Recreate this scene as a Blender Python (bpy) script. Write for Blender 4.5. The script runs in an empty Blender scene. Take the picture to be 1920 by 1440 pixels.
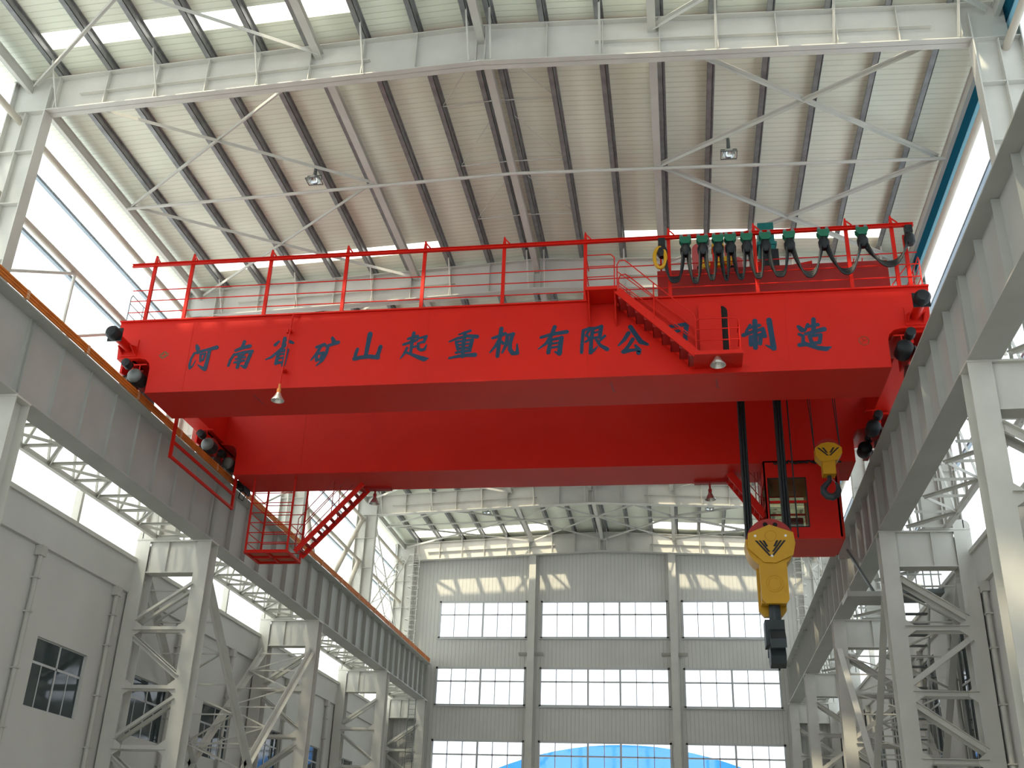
import bpy, math, random
from mathutils import Vector, Matrix
random.seed(7)
SC = bpy.context.scene
COL = SC.collection

# ------------------------------------------------------------------ camera, sky, sun, exposure
F_PX, YAW, PITCH, ROLL = 1998.77, 0.1644, 0.4428, 0.0369
cam_data = bpy.data.cameras.new('camera')
cam_data.sensor_fit = 'HORIZONTAL'
cam_data.sensor_width = 36.0
cam_data.lens = F_PX / 1920.0 * 36.0
cam_data.clip_end = 1000
cam = bpy.data.objects.new('camera', cam_data)
COL.objects.link(cam)
_f = Vector((-math.sin(YAW) * math.cos(PITCH), math.cos(YAW) * math.cos(PITCH), math.sin(PITCH)))
_r = Vector((math.cos(YAW), math.sin(YAW), 0))
_u = _r.cross(_f)
_r2 = math.cos(ROLL) * _r + math.sin(ROLL) * _u
_u2 = -math.sin(ROLL) * _r + math.cos(ROLL) * _u
_m = Matrix((_r2, _u2, -_f)).transposed().to_4x4()
_m.translation = (4.806, 0, 1.6)
cam.matrix_world = _m
SC.camera = cam

world = bpy.data.worlds.new('sky')
SC.world = world
world.use_nodes = True
bg = world.node_tree.nodes['Background']
bg.inputs[0].default_value = (0.97, 0.99, 1.0, 1)
bg.inputs[1].default_value = 5.0

sun_data = bpy.data.lights.new('sun', 'SUN')
sun_data.energy = 22.0
sun_data.angle = math.radians(2.5)
sun_data.color = (1.0, 0.88, 0.62)
sun = bpy.data.objects.new('sun', sun_data)
COL.objects.link(sun)
sun.rotation_euler = Vector((0.55, 1.0, -1.45)).to_track_quat('-Z', 'Y').to_euler()
sun.location = (-20, -30, 60)

SC.view_settings.view_transform = 'Standard'
SC.view_settings.look = 'None'
SC.view_settings.gamma = 1
SC.view_settings.use_curve_mapping = False
SC.view_settings.exposure = -1.12

# ------------------------------------------------------------------ materials
def nodes_of(name):
    m = bpy.data.materials.new(name)
    m.use_nodes = True
    return m, m.node_tree, m.node_tree.nodes['Principled BSDF']

def paint(name, col, rough=0.5, metal=0.0, var=0.08, scale=1.2, bump=0.0, coat=0.0, spec=0.35):
    """procedural painted surface: base colour with slight patchy variation"""
    m, t, b = nodes_of(name)
    tc = t.nodes.new('ShaderNodeTexCoord')
    n = t.nodes.new('ShaderNodeTexNoise')
    n.inputs['Scale'].default_value = scale
    n.inputs['Detail'].default_value = 5
    t.links.new(tc.outputs['Object'], n.inputs['Vector'])
    r = t.nodes.new('ShaderNodeValToRGB')
    r.color_ramp.elements[0].position = 0.3
    r.color_ramp.elements[1].position = 0.7
    r.color_ramp.elements[0].color = tuple(c * (1 - var) for c in col) + (1,)
    r.color_ramp.elements[1].color = tuple(min(1, c * (1 + var)) for c in col) + (1,)
    t.links.new(n.outputs['Fac'], r.inputs['Fac'])
    t.links.new(r.outputs['Color'], b.inputs['Base Color'])
    b.inputs['Roughness'].default_value = rough
    b.inputs['Metallic'].default_value = metal
    b.inputs['Coat Weight'].default_value = coat
    b.inputs['Specular IOR Level'].default_value = spec
    if bump:
        bp = t.nodes.new('ShaderNodeBump')
        bp.inputs['Strength'].default_value = bump
        t.links.new(n.outputs['Fac'], bp.inputs['Height'])
        t.links.new(bp.outputs['Normal'], b.inputs['Normal'])
    return m

def ribbed(name, col, axis, period, rough=0.5, strength=0.5, duty=0.12):
    """profiled sheet metal: narrow grooves repeating along one axis"""
    m = paint(name, col, rough, var=0.05, scale=0.5)
    t = m.node_tree
    b = t.nodes['Principled BSDF']
    tc = t.nodes.new('ShaderNodeTexCoord')
    sep = t.nodes.new('ShaderNodeSeparateXYZ')
    t.links.new(tc.outputs['Object'], sep.inputs[0])
    mul = t.nodes.new('ShaderNodeMath'); mul.operation = 'MULTIPLY'; mul.inputs[1].default_value = 1.0 / period
    t.links.new(sep.outputs[axis], mul.inputs[0])
    fr = t.nodes.new('ShaderNodeMath'); fr.operation = 'FRACT'
    t.links.new(mul.outputs[0], fr.inputs[0])
    ramp = t.nodes.new('ShaderNodeValToRGB')
    e = ramp.color_ramp.elements
    e[0].position = 0.0; e[0].color = (0, 0, 0, 1)
    e[1].position = duty; e[1].color = (1, 1, 1, 1)
    e2 = ramp.color_ramp.elements.new(1 - duty); e2.color = (1, 1, 1, 1)
    e3 = ramp.color_ramp.elements.new(1.0); e3.color = (0, 0, 0, 1)
    t.links.new(fr.outputs[0], ramp.inputs[0])
    bp = t.nodes.new('ShaderNodeBump')
    bp.inputs['Strength'].default_value = strength
    bp.inputs['Distance'].default_value = 0.03
    t.links.new(ramp.outputs[0], bp.inputs['Height'])
    t.links.new(bp.outputs['Normal'], b.inputs['Normal'])
    # grooves take a darker tone of the sheet colour
    mix = t.nodes.new('ShaderNodeMix'); mix.data_type = 'RGBA'
    src = b.inputs['Base Color'].links[0].from_socket
    mix.inputs[6].default_value = tuple(c * 0.84 for c in col) + (1,)
    t.links.new(ramp.outputs[0], mix.inputs[0])
    t.links.new(src, mix.inputs[7])
    t.links.new(mix.outputs[2], b.inputs['Base Color'])
    return m

def sheer(name, col, clear, tint=(1, 1, 1), ribs=None):
    """fibreglass daylight panel: part clear, part light-scattering"""
    m = bpy.data.materials.new(name)
    m.use_nodes = True
    t = m.node_tree
    for n in list(t.nodes):
        t.nodes.remove(n)
    out = t.nodes.new('ShaderNodeOutputMaterial')
    tr = t.nodes.new('ShaderNodeBsdfTransparent'); tr.inputs[0].default_value = tint + (1,)
    tl = t.nodes.new('ShaderNodeBsdfTranslucent'); tl.inputs[0].default_value = col + (1,)
    mx = t.nodes.new('ShaderNodeMixShader'); mx.inputs[0].default_value = clear
    t.links.new(tl.outputs[0], mx.inputs[1]); t.links.new(tr.outputs[0], mx.inputs[2])
    if ribs:
        tc = t.nodes.new('ShaderNodeTexCoord'); sep = t.nodes.new('ShaderNodeSeparateXYZ')
        t.links.new(tc.outputs['Object'], sep.inputs[0])
        w = t.nodes.new('ShaderNodeMath'); w.operation = 'MULTIPLY'; w.inputs[1].default_value = 2 * math.pi / ribs[1]
        t.links.new(sep.outputs[ribs[0]], w.inputs[0])
        s = t.nodes.new('ShaderNodeMath'); s.operation = 'SINE'; t.links.new(w.outputs[0], s.inputs[0])
        a = t.nodes.new('ShaderNodeMath'); a.operation = 'MULTIPLY_ADD'; a.inputs[1].default_value = 0.06; a.inputs[2].default_value = clear
        t.links.new(s.outputs[0], a.inputs[0]); t.links.new(a.outputs[0], mx.inputs[0])
    t.links.new(mx.outputs[0], out.inputs[0])
    return m

def glass(name, tint, gloss=0.08):
    m = bpy.data.materials.new(name)
    m.use_nodes = True
    t = m.node_tree
    for n in list(t.nodes):
        t.nodes.remove(n)
    out = t.nodes.new('ShaderNodeOutputMaterial')
    tr = t.nodes.new('ShaderNodeBsdfTransparent'); tr.inputs[0].default_value = tint + (1,)
    gl = t.nodes.new('ShaderNodeBsdfGlossy'); gl.inputs['Roughness'].default_value = 0.03
    mx = t.nodes.new('ShaderNodeMixShader'); mx.inputs[0].default_value = gloss
    t.links.new(tr.outputs[0], mx.inputs[1]); t.links.new(gl.outputs[0], mx.inputs[2])
    t.links.new(mx.outputs[0], out.inputs[0])
    return m

STEEL = paint('white steel paint', (0.60, 0.59, 0.545), 0.5, var=0.06)
GIRD = paint('grey runway paint', (0.43, 0.435, 0.41), 0.5, var=0.08, scale=0.7)
ROOF = ribbed('roof sheet', (0.90, 0.925, 0.79), 1, 0.22, 0.6, 0.35)
WALLSHEET = ribbed('wall sheet', (0.62, 0.615, 0.58), 0, 0.25, 0.5, 0.5)
GALV = paint('galvanised steel', (0.27, 0.275, 0.28), 0.42, 0.35, var=0.22, scale=3.0)
PLASTER = paint('white plaster', (0.60, 0.595, 0.56), 0.85, var=0.05, scale=0.4)
CONCRETE = paint('concrete', (0.50, 0.49, 0.46), 0.8, var=0.12, scale=0.3)
RED = paint('crane red', (0.60, 0.010, 0.003), 0.48, var=0.05, scale=0.6, spec=0.25)
REDDK = paint('dark red paint', (0.36, 0.022, 0.02), 0.45, var=0.12)
PINK = paint('faded red sheave paint', (0.50, 0.10, 0.10), 0.5, var=0.1)
BLUEPAINT = paint('blue sign paint', (0.006, 0.040, 0.085), 0.5, var=0.15, scale=4)
YELLOW = paint('yellow paint', (0.56, 0.30, 0.008), 0.42, var=0.08)
BLACK = paint('black rubber', (0.010, 0.013, 0.016), 0.55, var=0.2)
DARK = paint('dark hook steel', (0.045, 0.055, 0.062), 0.5, 0.3, var=0.25)
TEAL = paint('teal machine paint', (0.012, 0.16, 0.15), 0.45, var=0.1)
GREEN = paint('green machine paint', (0.012, 0.13, 0.075), 0.45, var=0.1)
ORANGE = paint('orange conductor shroud', (0.58, 0.17, 0.025), 0.55, var=0.15, scale=2)
TAN = paint('cream pipe paint', (0.56, 0.51, 0.43), 0.5, var=0.06)
SILVER = paint('spun aluminium', (0.72, 0.72, 0.70), 0.28, 0.85, var=0.06)
CHROME = paint('bright lamp reflector', (0.75, 0.78, 0.8), 0.12, 0.95, var=0.04)
HANDRAIL = paint('grey handrail', (0.30, 0.36, 0.42), 0.4, 0.4)
MOTOR = paint('motor grey', (0.16, 0.18, 0.18), 0.45, 0.3, var=0.2)
BLUEROOF = paint('blue roof sheet', (0.010, 0.15, 0.50), 0.45, var=0.05)
FRAME = paint('window frame white', (0.55, 0.56, 0.57), 0.4, var=0.04)
PIPE = paint('pale downpipe', (0.50, 0.49, 0.45), 0.5, var=0.06)
SKYLIGHT = sheer('skylight fibreglass', (0.8, 0.8, 0.78), 0.72)
PANEL = sheer('daylight wall panel', (0.78, 0.82, 0.84), 0.34, (0.95, 0.98, 1.0), (1, 0.25))
FLASH = sheer('blue edge panel', (0.06, 0.17, 0.21), 0.12, (0.14, 0.30, 0.37))
FLASHR = sheer('pale blue edge panel', (0.32, 0.44, 0.48), 0.25, (0.45, 0.62, 0.68))
PANE = glass('window glass', (0.93, 0.96, 1.0), 0.06)
CABPANE = glass('cab glass', (0.86, 0.88, 0.80), 0.07)
DARKPANE = paint('workshop pane painted dark', (0.045, 0.06, 0.065), 0.06, 0.0, var=0.1)  # opaque pane; the darkness of the bay beyond is put into its colour
HOLE_SHADE = paint('painted hole shade', (0.010, 0.008, 0.008), 0.8)  # near-black colour that paints the shade inside openings
LOGO = paint('faded emblem', (0.16, 0.09, 0.03), 0.5, var=0.2)
WHITE = paint('white dot', (0.8, 0.8, 0.78), 0.5)

# ------------------------------------------------------------------ mesh builder
class MB:
    def __init__(s):
        s.v = []; s.f = []
    def add(s, vs, fs):
        o = len(s.v)
        s.v += [Vector(p) for p in vs]
        s.f += [[o + i for i in f] for f in fs]
        return s
    def box(s, x0, x1, y0, y1, z0, z1):
        if x0 > x1: x0, x1 = x1, x0
        if y0 > y1: y0, y1 = y1, y0
        if z0 > z1: z0, z1 = z1, z0
        return s.add([(x0, y0, z0), (x1, y0, z0), (x1, y1, z0), (x0, y1, z0), (x0, y0, z1), (x1, y0, z1), (x1, y1, z1), (x0, y1, z1)],
                     [(0, 3, 2, 1), (4, 5, 6, 7), (0, 1, 5, 4), (1, 2, 6, 5), (2, 3, 7, 6), (3, 0, 4, 7)])
    def bar(s, p, q, w, h, up=(0, 0, 1)):
        p = Vector(p); q = Vector(q); d = (q - p).normalized(); up = Vector(up)
        if abs(d.dot(up)) > 0.98: up = Vector((0, 1, 0))
        a = d.cross(up).normalized() * (w / 2); b = a.cross(d).normalized() * (h / 2)
        c = [p - a - b, p + a - b, p + a + b, p - a + b]
        return s.add(c + [x + (q - p) for x in c], [(3, 2, 1, 0), (4, 5, 6, 7), (0, 1, 5, 4), (1, 2, 6, 5), (2, 3, 7, 6), (3, 0, 4, 7)])
    def angle(s, p, q, w, t=0.012, up=(0, 0, 1)):
        """an L-section member"""
        p = Vector(p); q = Vector(q); d = (q - p).normalized(); up = Vector(up)
        if abs(d.dot(up)) > 0.98: up = Vector((0, 1, 0))
        a = d.cross(up).normalized(); b = a.cross(d).normalized()
        s.bar(p, q, w, t, up)
        s.bar(p + a * (w / 2) - b * (w / 2), q + a * (w / 2) - b * (w / 2), t, w, up)
        return s
    def tube(s, p, q, r, n=10):
        return s.path([p, q], r, n)
    def path(s, pts, r, n=8, closed=False):
        pts = [Vector(p) for p in pts]
        m = len(pts); o = len(s.v)
        prev = None
        for i, p in enumerate(pts):
            if closed: d = (pts[(i + 1) % m] - pts[i - 1]).normalized()
            elif i == 0: d = (pts[1] - p).normalized()
            elif i == m - 1: d = (p - pts[i - 1]).normalized()
            else: d = ((pts[i + 1] - p).normalized() + (p - pts[i - 1]).normalized()).normalized()
            if prev is None:
                up = Vector((0, 0, 1)) if abs(d.z) < 0.9 else Vector((0, 1, 0))
                a = d.cross(up).normalized()
            else:
                a = (prev - d * prev.dot(d)).normalized()
            prev = a; b = d.cross(a)
            rr = r[i] if isinstance(r, (list, tuple)) else r
            for k in range(n):
                t = 2 * math.pi * k / n
                s.v.append(p + a * math.cos(t) * rr + b * math.sin(t) * rr)
        rng = m if closed else m - 1
        for i in range(rng):
            j = (i + 1) % m
            for k in range(n):
                k2 = (k + 1) % n
                s.f.append([o + i * n + k, o + i * n + k2, o + j * n + k2, o + j * n + k])
        if not closed:
            s.f.append([o + k for k in range(n)][::-1])
            s.f.append([o + (m - 1) * n + k for k in range(n)])
        return s
    def prism(s, poly, axis, a0, a1):
        """extrude a 2-D outline; axis 'y': (x,z) outline, 'x': (y,z), 'z': (x,y)"""
        def P(u, w, a):
            return (u, a, w) if axis == 'y' else ((a, u, w) if axis == 'x' else (u, w, a))
        n = len(poly)
        vs = [P(u, w, a0) for u, w in poly] + [P(u, w, a1) for u, w in poly]
        fs = [list(range(n))[::-1], list(range(n, 2 * n))]
        fs += [(i, (i + 1) % n, n + (i + 1) % n, n + i) for i in range(n)]
        return s.add(vs, fs)
    def lathe(s, prof, c, n=20, axis='z', cap=True):
        """prof: list of (radius, height) turned around an axis through c"""
        c = Vector(c); o = len(s.v)
        for r, h in prof:
            for k in range(n):
                t = 2 * math.pi * k / n
                a, b = r * math.cos(t), r * math.sin(t)
                d = {'z': (a, b, h), 'y': (a, h, b), 'x': (h, a, b)}[axis]
                s.v.append(c + Vector(d))
        for i in range(len(prof) - 1):
            for k in range(n):
                k2 = (k + 1) % n
                s.f.append([o + i * n + k, o + i * n + k2, o + (i + 1) * n + k2, o + (i + 1) * n + k])
        if cap:
            s.f.append([o + k for k in range(n)][::-1])
            s.f.append([o + (len(prof) - 1) * n + k for k in range(n)])
        return s
    def build(s, name, mat, parent=None, smooth=False, origin=None):
        lo = Vector([min(v[i] for v in s.v) for i in range(3)]); hi = Vector([max(v[i] for v in s.v) for i in range(3)])
        org = Vector(origin) if origin else Vector(((lo.x + hi.x) / 2, (lo.y + hi.y) / 2, lo.z))
        me = bpy.data.meshes.new(name)
        me.from_pydata([v - org for v in s.v], [], s.f)
        me.materials.append(mat)
        import bmesh
        bm = bmesh.new(); bm.from_mesh(me)
        bmesh.ops.recalc_face_normals(bm, faces=bm.faces)
        bm.to_mesh(me); bm.free()
        if smooth:
            me.polygons.foreach_set('use_smooth', [True] * len(me.polygons))
            try: me.set_sharp_from_angle(angle=math.radians(40))
            except Exception: pass
        o = bpy.data.objects.new(name, me)
        COL.objects.link(o)
        WORG[o.name] = org
        if parent:
            o.parent = parent
            o.location = org - WORG[parent.name]
        else:
            o.location = org
        return o

WORG = {}
def tag(o, label=None, cat=None, group=None, kind=None):
    if label: o['label'] = label
    if cat: o['category'] = cat
    if group: o['group'] = group
    if kind: o['kind'] = kind
    return o
def thing(name, label, cat, loc, group=None):
    o = bpy.data.objects.new(name, None)
    o.empty_display_size = 0.3
    COL.objects.link(o)
    o.location = loc
    WORG[o.name] = Vector(loc)
    return tag(o, label, cat, group)
def struct(mb, name, mat, parent=None, label=None):
    o = mb.build(name, mat, parent)
    if parent is None:
        o['kind'] = 'structure'
        if label: o['label'] = label
    return o
def round_rect(x0, x1, z0, z1, r, n=5):
    out = []
    for cx, cz, a0 in ((x1 - r, z1 - r, 0), (x0 + r, z1 - r, 90), (x0 + r, z0 + r, 180), (x1 - r, z0 + r, 270)):
        for i in range(n + 1):
            t = math.radians(a0 + 90 * i / n)
            out.append((cx + r * math.cos(t), cz + r * math.sin(t)))
    return out
ORD = ['nearest', 'second', 'third', 'fourth', 'fifth', 'sixth', 'seventh', 'eighth', 'ninth', 'tenth', 'eleventh', 'twelfth', 'thirteenth', 'fourteenth']
NTH = ['first'] + ORD[1:]
SIDE = {-1: 'left', 1: 'right'}

# ------------------------------------------------------------------ the hall
FY = [21.66, 33.66, 45.66, 57.66, 67.13]           # frame lines seen in the photo
YW = 67.95                                          # end wall
XW = 13.92                                          # side wall plane
YB = -15.0                                          # wall behind the camera
def zs(x): return 23.2 - 0.05 * abs(x)              # roof sheet
def zt(x): return 22.95 - 0.05 * abs(x)             # rafter top
def zb(x): return 21.67 - 0.042 * abs(x)            # rafter bottom

struct(MB().box(-14.2, 14.2, YB, YW + .2, -0.2, 0), 'floor', CONCRETE)
struct(MB().box(-160, 160, YW + .3, 260, -0.6, -0.25), 'ground', CONCRETE)

# roof sheets with the daylight strips left open
strips = []
for f in [-14.34 + 12 * k for k in range(7)]:
    for a, b in ((f - 1.42, f - 0.78), (f + 0.92, f + 1.58)):
        if a > YB + .2 and b < 58: strips.append((a, b))
strips.append((65.45, 66.85))
strips.sort()
X0, X1, XE = 3.25, 12.15, 14.35
mb = MB()
def slope_slab(mb, xa, xb, ya, yb, t=0.05):
    mb.add([(xa, ya, zs(xa)), (xb, ya, zs(xb)), (xb, yb, zs(xb)), (xa, yb, zs(xa)),
            (xa, ya, zs(xa) + t), (xb, ya, zs(xb) + t), (xb, yb, zs(xb) + t), (xa, yb, zs(xa) + t)],
           [(0, 3, 2, 1), (4, 5, 6, 7), (0, 1, 5, 4), (1, 2, 6, 5), (2, 3, 7, 6), (3, 0, 4, 7)])
y = YB - .2
for a, b in strips + [(YW + .3, None)]:
    for s in (-1, 1):
        slope_slab(mb, 0, s * XE, y, a)
        if b:
            slope_slab(mb, 0, s * X0, a, b); slope_slab(mb, s * X1, s * XE, a, b)
    y = b
struct(mb, 'ceiling', ROOF)
nwin = [0]
def wname():
    nwin[0] += 1
    return 'window_%d' % nwin[0]
for a, b in strips:
    for s in (-1, 1):
        m2 = MB(); slope_slab(m2, s * X0, s * X1, a, b, 0.02)
        struct(m2, wname(), SKYLIGHT)

# side walls: plaster below, daylight sheet above
for s in (-1, 1):
    sd = SIDE[s]
    wins = []
    for f in [-14.34 + 12 * k for k in range(8)]:
        for d in (2.95, 8.95):
            yc = f + d
            if YB + 2 < yc < YW - 2: wins.append(yc)
    zlo, zhi = (5.92, 7.9) if s < 0 else (5.2, 9.9)
    hw = 1.45
    mb = MB()
    xa, xb = s * XW, s * (XW + .24)
    mb.box(xa, xb, YB, YW, 0, zlo); mb.box(xa, xb, YB, YW, zhi, 11.5)
    y = YB
    for yc in wins:
        mb.box(xa, xb, y, yc - hw, zlo, zhi); y = yc + hw
    mb.box(xa, xb, y, YW, zlo, zhi)
    struct(mb, 'wall_' + sd, PLASTER)
    for yc in wins:
        if yc < 14: 
            continue
        fr = MB()
        for yy in (yc - hw, yc, yc + hw): fr.box(s * (XW + .08), s * (XW + .15), yy - .035, yy + .035, zlo, zhi)
        for zz in (zlo, zlo + (zhi - zlo) * .64, zhi): fr.box(s * (XW + .08), s * (XW + .15), yc - hw, yc + hw, zz - .035, zz + .035)
        for yy in (yc - hw * .55, yc + hw * .5): fr.box(s * (XW + .09), s * (XW + .14), yy - .02, yy + .02, zlo, zlo + (zhi - zlo) * .64)
        w = struct(fr, wname(), FRAME)
        MB().box(s * (XW + .10), s * (XW + .12), yc - hw, yc + hw, zlo, zhi).build('pane', DARKPANE, w)
    struct(MB().box(s * (XW - .12), s * (XW - .001), YB, YW, 10.36, 11.42), 'trim_%d' % (5 if s < 0 else 6), PLASTER)   # ring beam
    # sill trim and the daylight cladding
    struct(MB().box(s * (XW - .2), s * (XW + .24), YB, YW, 11.42, 11.56), 'trim_%d' % (1 if s < 0 else 2), STEEL)
    struct(MB().box(s * (XW + .1), s * (XW + .13), YB, YW, 11.56, 22.32), wname(), PANEL)
    if s < 0: struct(MB().box(-13.44, -13.42, YB, YW, 22.07, 22.3), 'trim_3', FLASH)
    else:
        struct(MB().box(13.43, 13.45, YB, YW, 21.06, 21.7), 'trim_4', FLASHR)
        struct(MB().box(13.42, 13.46, YB, YW, 21.7, 22.3), 'trim_7', FLASH)

# end wall with nine framed windows
WX = [(-10.65, -4.96), (-3.97, 4.04), (5.0, 10.74)]
WZ = [(16.21, 18.53), (12.0, 14.29), (7.6, 9.86), (3.2, 5.5)]
mb = MB()
xs = [-14.1] + [v for w in WX for v in w] + [14.1]
for i in range(0, 8, 2):
    mb.box(xs[i], xs[i + 1], YW, YW + .2, 0, 23.3 if i in (2, 4) else 22.55)
for (xa, xb) in WX:
    zz = [0] + [v for w in WZ[::-1] for v in w] + [22.6]
    for i in range(0, len(zz), 2): mb.box(xa, xb, YW, YW + .2, zz[i], zz[i + 1])
mb.prism([(-14.1, 22.5), (14.1, 22.5), (0, 23.2)], 'y', YW + .01, YW + .19)
struct(mb, 'wall_back', WALLSHEET)
for ci, (xa, xb) in enumerate(WX):
    for zi, (za, zc) in enumerate(WZ):
        zm = za + (zc - za) * .64
        fr = MB()
        t = .045
        for xx in (xa, xb): fr.box(xx - .06, xx + .06, YW - .04, YW + .12, za - .06, zc + .06)
        for zz in (za, zc): fr.box(xa - .06, xb + .06, YW - .04, YW + .12, zz - .06, zz + .06)
        fr.box(xa - .14, xb + .14, YW - .12, YW, za - .12, za - .06)
        fr.box(xa, xb, YW, YW + .1, zm - t, zm + t)
        w_ = xb - xa
        if ci == 1:
            thick = [xa + w_ * 3 / 8, xa + w_ * 5 / 8]
            thin = [xa + w_ * k / 8 for k in (1, 2, 4, 6, 7)]
        else:
            thick = [xa + w_ / 2]; thin = [xa + w_ * k / 6 for k in (1, 2, 4, 5)]
        for xx in thick: fr.box(xx - .06, xx + .06, YW - .02, YW + .1, za, zc)
        for xx in thin: fr.box(xx - .025, xx + .025, YW, YW + .1, za, zc)
        w = struct(fr, wname(), FRAME)
        MB().box(xa, xb, YW + .05, YW + .06, za, zc).build('pane', PANE, w)
# wall behind the camera, mostly glazed
mb = MB()
for x in (-14.0, -9, -4.5, 0, 4.5, 9, 14.0): mb.box(x - .25, x + .25, YB - .2, YB, 0, 22.5)
for z0, z1 in ((0, 3.0), (7.5, 9), (13.5, 15), (19.5, 23.1)): mb.box(-14, 14, YB - .2, YB, z0, z1)
struct(mb, 'wall_front', WALLSHEET)
struct(MB().box(-14, 14, YB - .12, YB - .11, 3, 19.5), wname(), PANE)

# gable posts on the end wall
for i, (xa, xb) in enumerate(((-4.8, -4.36), (4.2, 4.66))):
    t = thing('gable_post', 'white gable post on the end wall, %s of the two' % ('left' if i == 0 else 'right'), 'post', ((xa + xb) / 2, 67.6, 0), 'gable posts')
    m = MB()
    m.box(xa, xb, 67.52, 67.56, 0, 22.5); m.box(xa, xb, 67.88, 67.93, 0, 22.5); m.box((xa + xb) / 2 - .02, (xa + xb) / 2 + .02, 67.56, 67.88, 0, 22.5)
    m.build('shaft', STEEL, t)
    for d in (-1, 1):
        xx = xa - .02 if d < 0 else xb + .02
        MB().prism([(67.52, 15.2), (67.93, 15.2), (67.93, 15.05)], 'x', xx, xx + d * .55).build('bracket', STEEL, t)

# ------------------------------------------------------------------ portal frames (rafters and upper columns)
for k, f in enumerate(FY):
    where = ['nearest the camera, above the red crane', 'second from the camera, just behind the crane', 'third from the camera, mostly hidden by the crane', 'fourth from the camera, below the rear crane girder', 'against the end wall'][k]
    t = thing('portal_frame', 'white steel roof portal frame ' + where, 'roof frame', (0, f, 12.26), 'roof portal frames')
    for s in (-1, 1):
        def S(x): return s * x
        m = MB()
        # bottom flange, web, top flange as sloping plates
        for (lo, hi, y0, y1) in ((lambda x: zb(x), lambda x: zb(x) + .03, f, f + .36), (lambda x: zt(x) - .03, lambda x: zt(x), f, f + .36), (lambda x: zb(x), lambda x: zt(x), f + .17, f + .19)):
            xa, xb = 0.0, 13.7 if y1 - y0 < .1 else 13.72
            if lo(0) == zb(0) and y1 - y0 > .1: xb = 12.5
            m.add([(S(xa), y0, lo(xa)), (S(xb), y0, lo(xb)), (S(xb), y1, lo(xb)), (S(xa), y1, lo(xa)), (S(xa), y0, hi(xa)), (S(xb), y0, hi(xb)), (S(xb), y1, hi(xb)), (S(xa), y1, hi(xa))],
                  [(0, 3, 2, 1), (4, 5, 6, 7), (0, 1, 5, 4), (1, 2, 6, 5), (2, 3, 7, 6), (3, 0, 4, 7)])
        # long stiffener halfway up the web, outer part of the span only
        zm = lambda x: (zb(x) * .56 + zt(x) * .44)
        m.bar((S(3.1), f + .10, zm(3.1)), (S(11.6), f + .10, zm(11.6)), .12, .02)
        r = m.build('rafter', STEEL, t)
        for x in [0.12] + [1.80 + 1.5 * i for i in range(8)]:
            MB().box(S(x) - .01, S(x) + .01, f + .02, f + .17, zb(x) + .03, zt(x) - .03).build('stiffener', STEEL, r)
        for x in (.32, 3.25, 6.25, 9.2, 12.2):
            MB().angle((S(x), f - .62, zt(x) + .02), (S(x) - s * .02, f + .01, zb(x) + .06), .05, .01).build('fly_brace', STEEL, t)
        # upper column
        m = MB()
        m.box(S(12.5), S(12.53), f, f + .4, 12.26, 22.0); m.box(S(13.65), S(13.68), f, f + .4, 12.26, zt(13.7))
        m.box(S(12.53), S(13.65), f + .19, f + .21, 12.26, zt(13.6))
        c = m.build('upper_column', STEEL, t)
        MB().box(S(13.1), S(13.12), f + .02, f + .19, 12.3, 21.1).build('stiffener', STEEL, c)
        for z in (14.2, 16.2, 18.0, 19.75, 21.15): MB().box(S(12.53), S(13.65), f + .02, f + .19, z - .01, z + .01).build('stiffener', STEEL, c)
        MB().box(S(12.3), S(13.85), f - .03, f + .45, 12.21, 12.26).build('base_plate', STEEL, c)

# ------------------------------------------------------------------ purlins, struts, roof braces
PX = [0.32, 1.75, 3.25, 4.85, 6.25, 7.75, 9.2, 10.7, 12.2]
for s in (-1, 1):
    for i, x in enumerate(PX):
        m = MB(); zz = zt(x)
        # Z section: web and two lips
        m.box(s * x - .009, s * x + .009, 10, YW, zz, zz + .23)
        m.box(s * x - .15, s * x + .009, 10, YW, zz, zz + .012); m.box(s * x - .009, s * x + .075, 10, YW, zz + .218, zz + .23)
        m.box(s * x - .155, s * x - .145, 10, YW, zz, zz + .035)
        tag(m.build('roof_purlin', GALV), 'galvanised roof purlin on the %s slope, %s out from the ridge' % (SIDE[s], NTH[i]), 'purlin', 'roof purlins')
    # eave strut
    m = MB(); m.box(s * 13.18, s * 13.30, 10, YW, 21.92, 22.22); m.box(s * 13.15, s * 13.33, 10, YW, 22.2, 22.24)
    tag(m.build('eave_beam', STEEL), 'pale eave beam along the top of the %s wall' % SIDE[s], 'beam', 'eave beams')
for x, w in ((0, 'under the ridge'), (-4.6, 'on the left slope'), (4.6, 'on the right slope')):
    m = MB(); z = 22.42 - .02 * abs(x)
    m.box(x - .11, x + .11, 10, YW - .1, z - .012, z); m.box(x - .11, x + .11, 10, YW - .1, z + .2, z + .212); m.box(x - .01, x + .01, 10, YW - .1, z, z + .2)
    tag(m.build('roof_strut', STEEL), 'long white roof strut running lengthwise ' + w, 'strut', 'lengthwise roof struts')
BAYN = ['bay above the camera', 'bay over the crane', 'bay behind the crane', 'fourth bay', 'bay at the end wall']
bays = [(9.66, 21.66)] + [(FY[i], FY[i + 1]) for i in range(4)]
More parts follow.
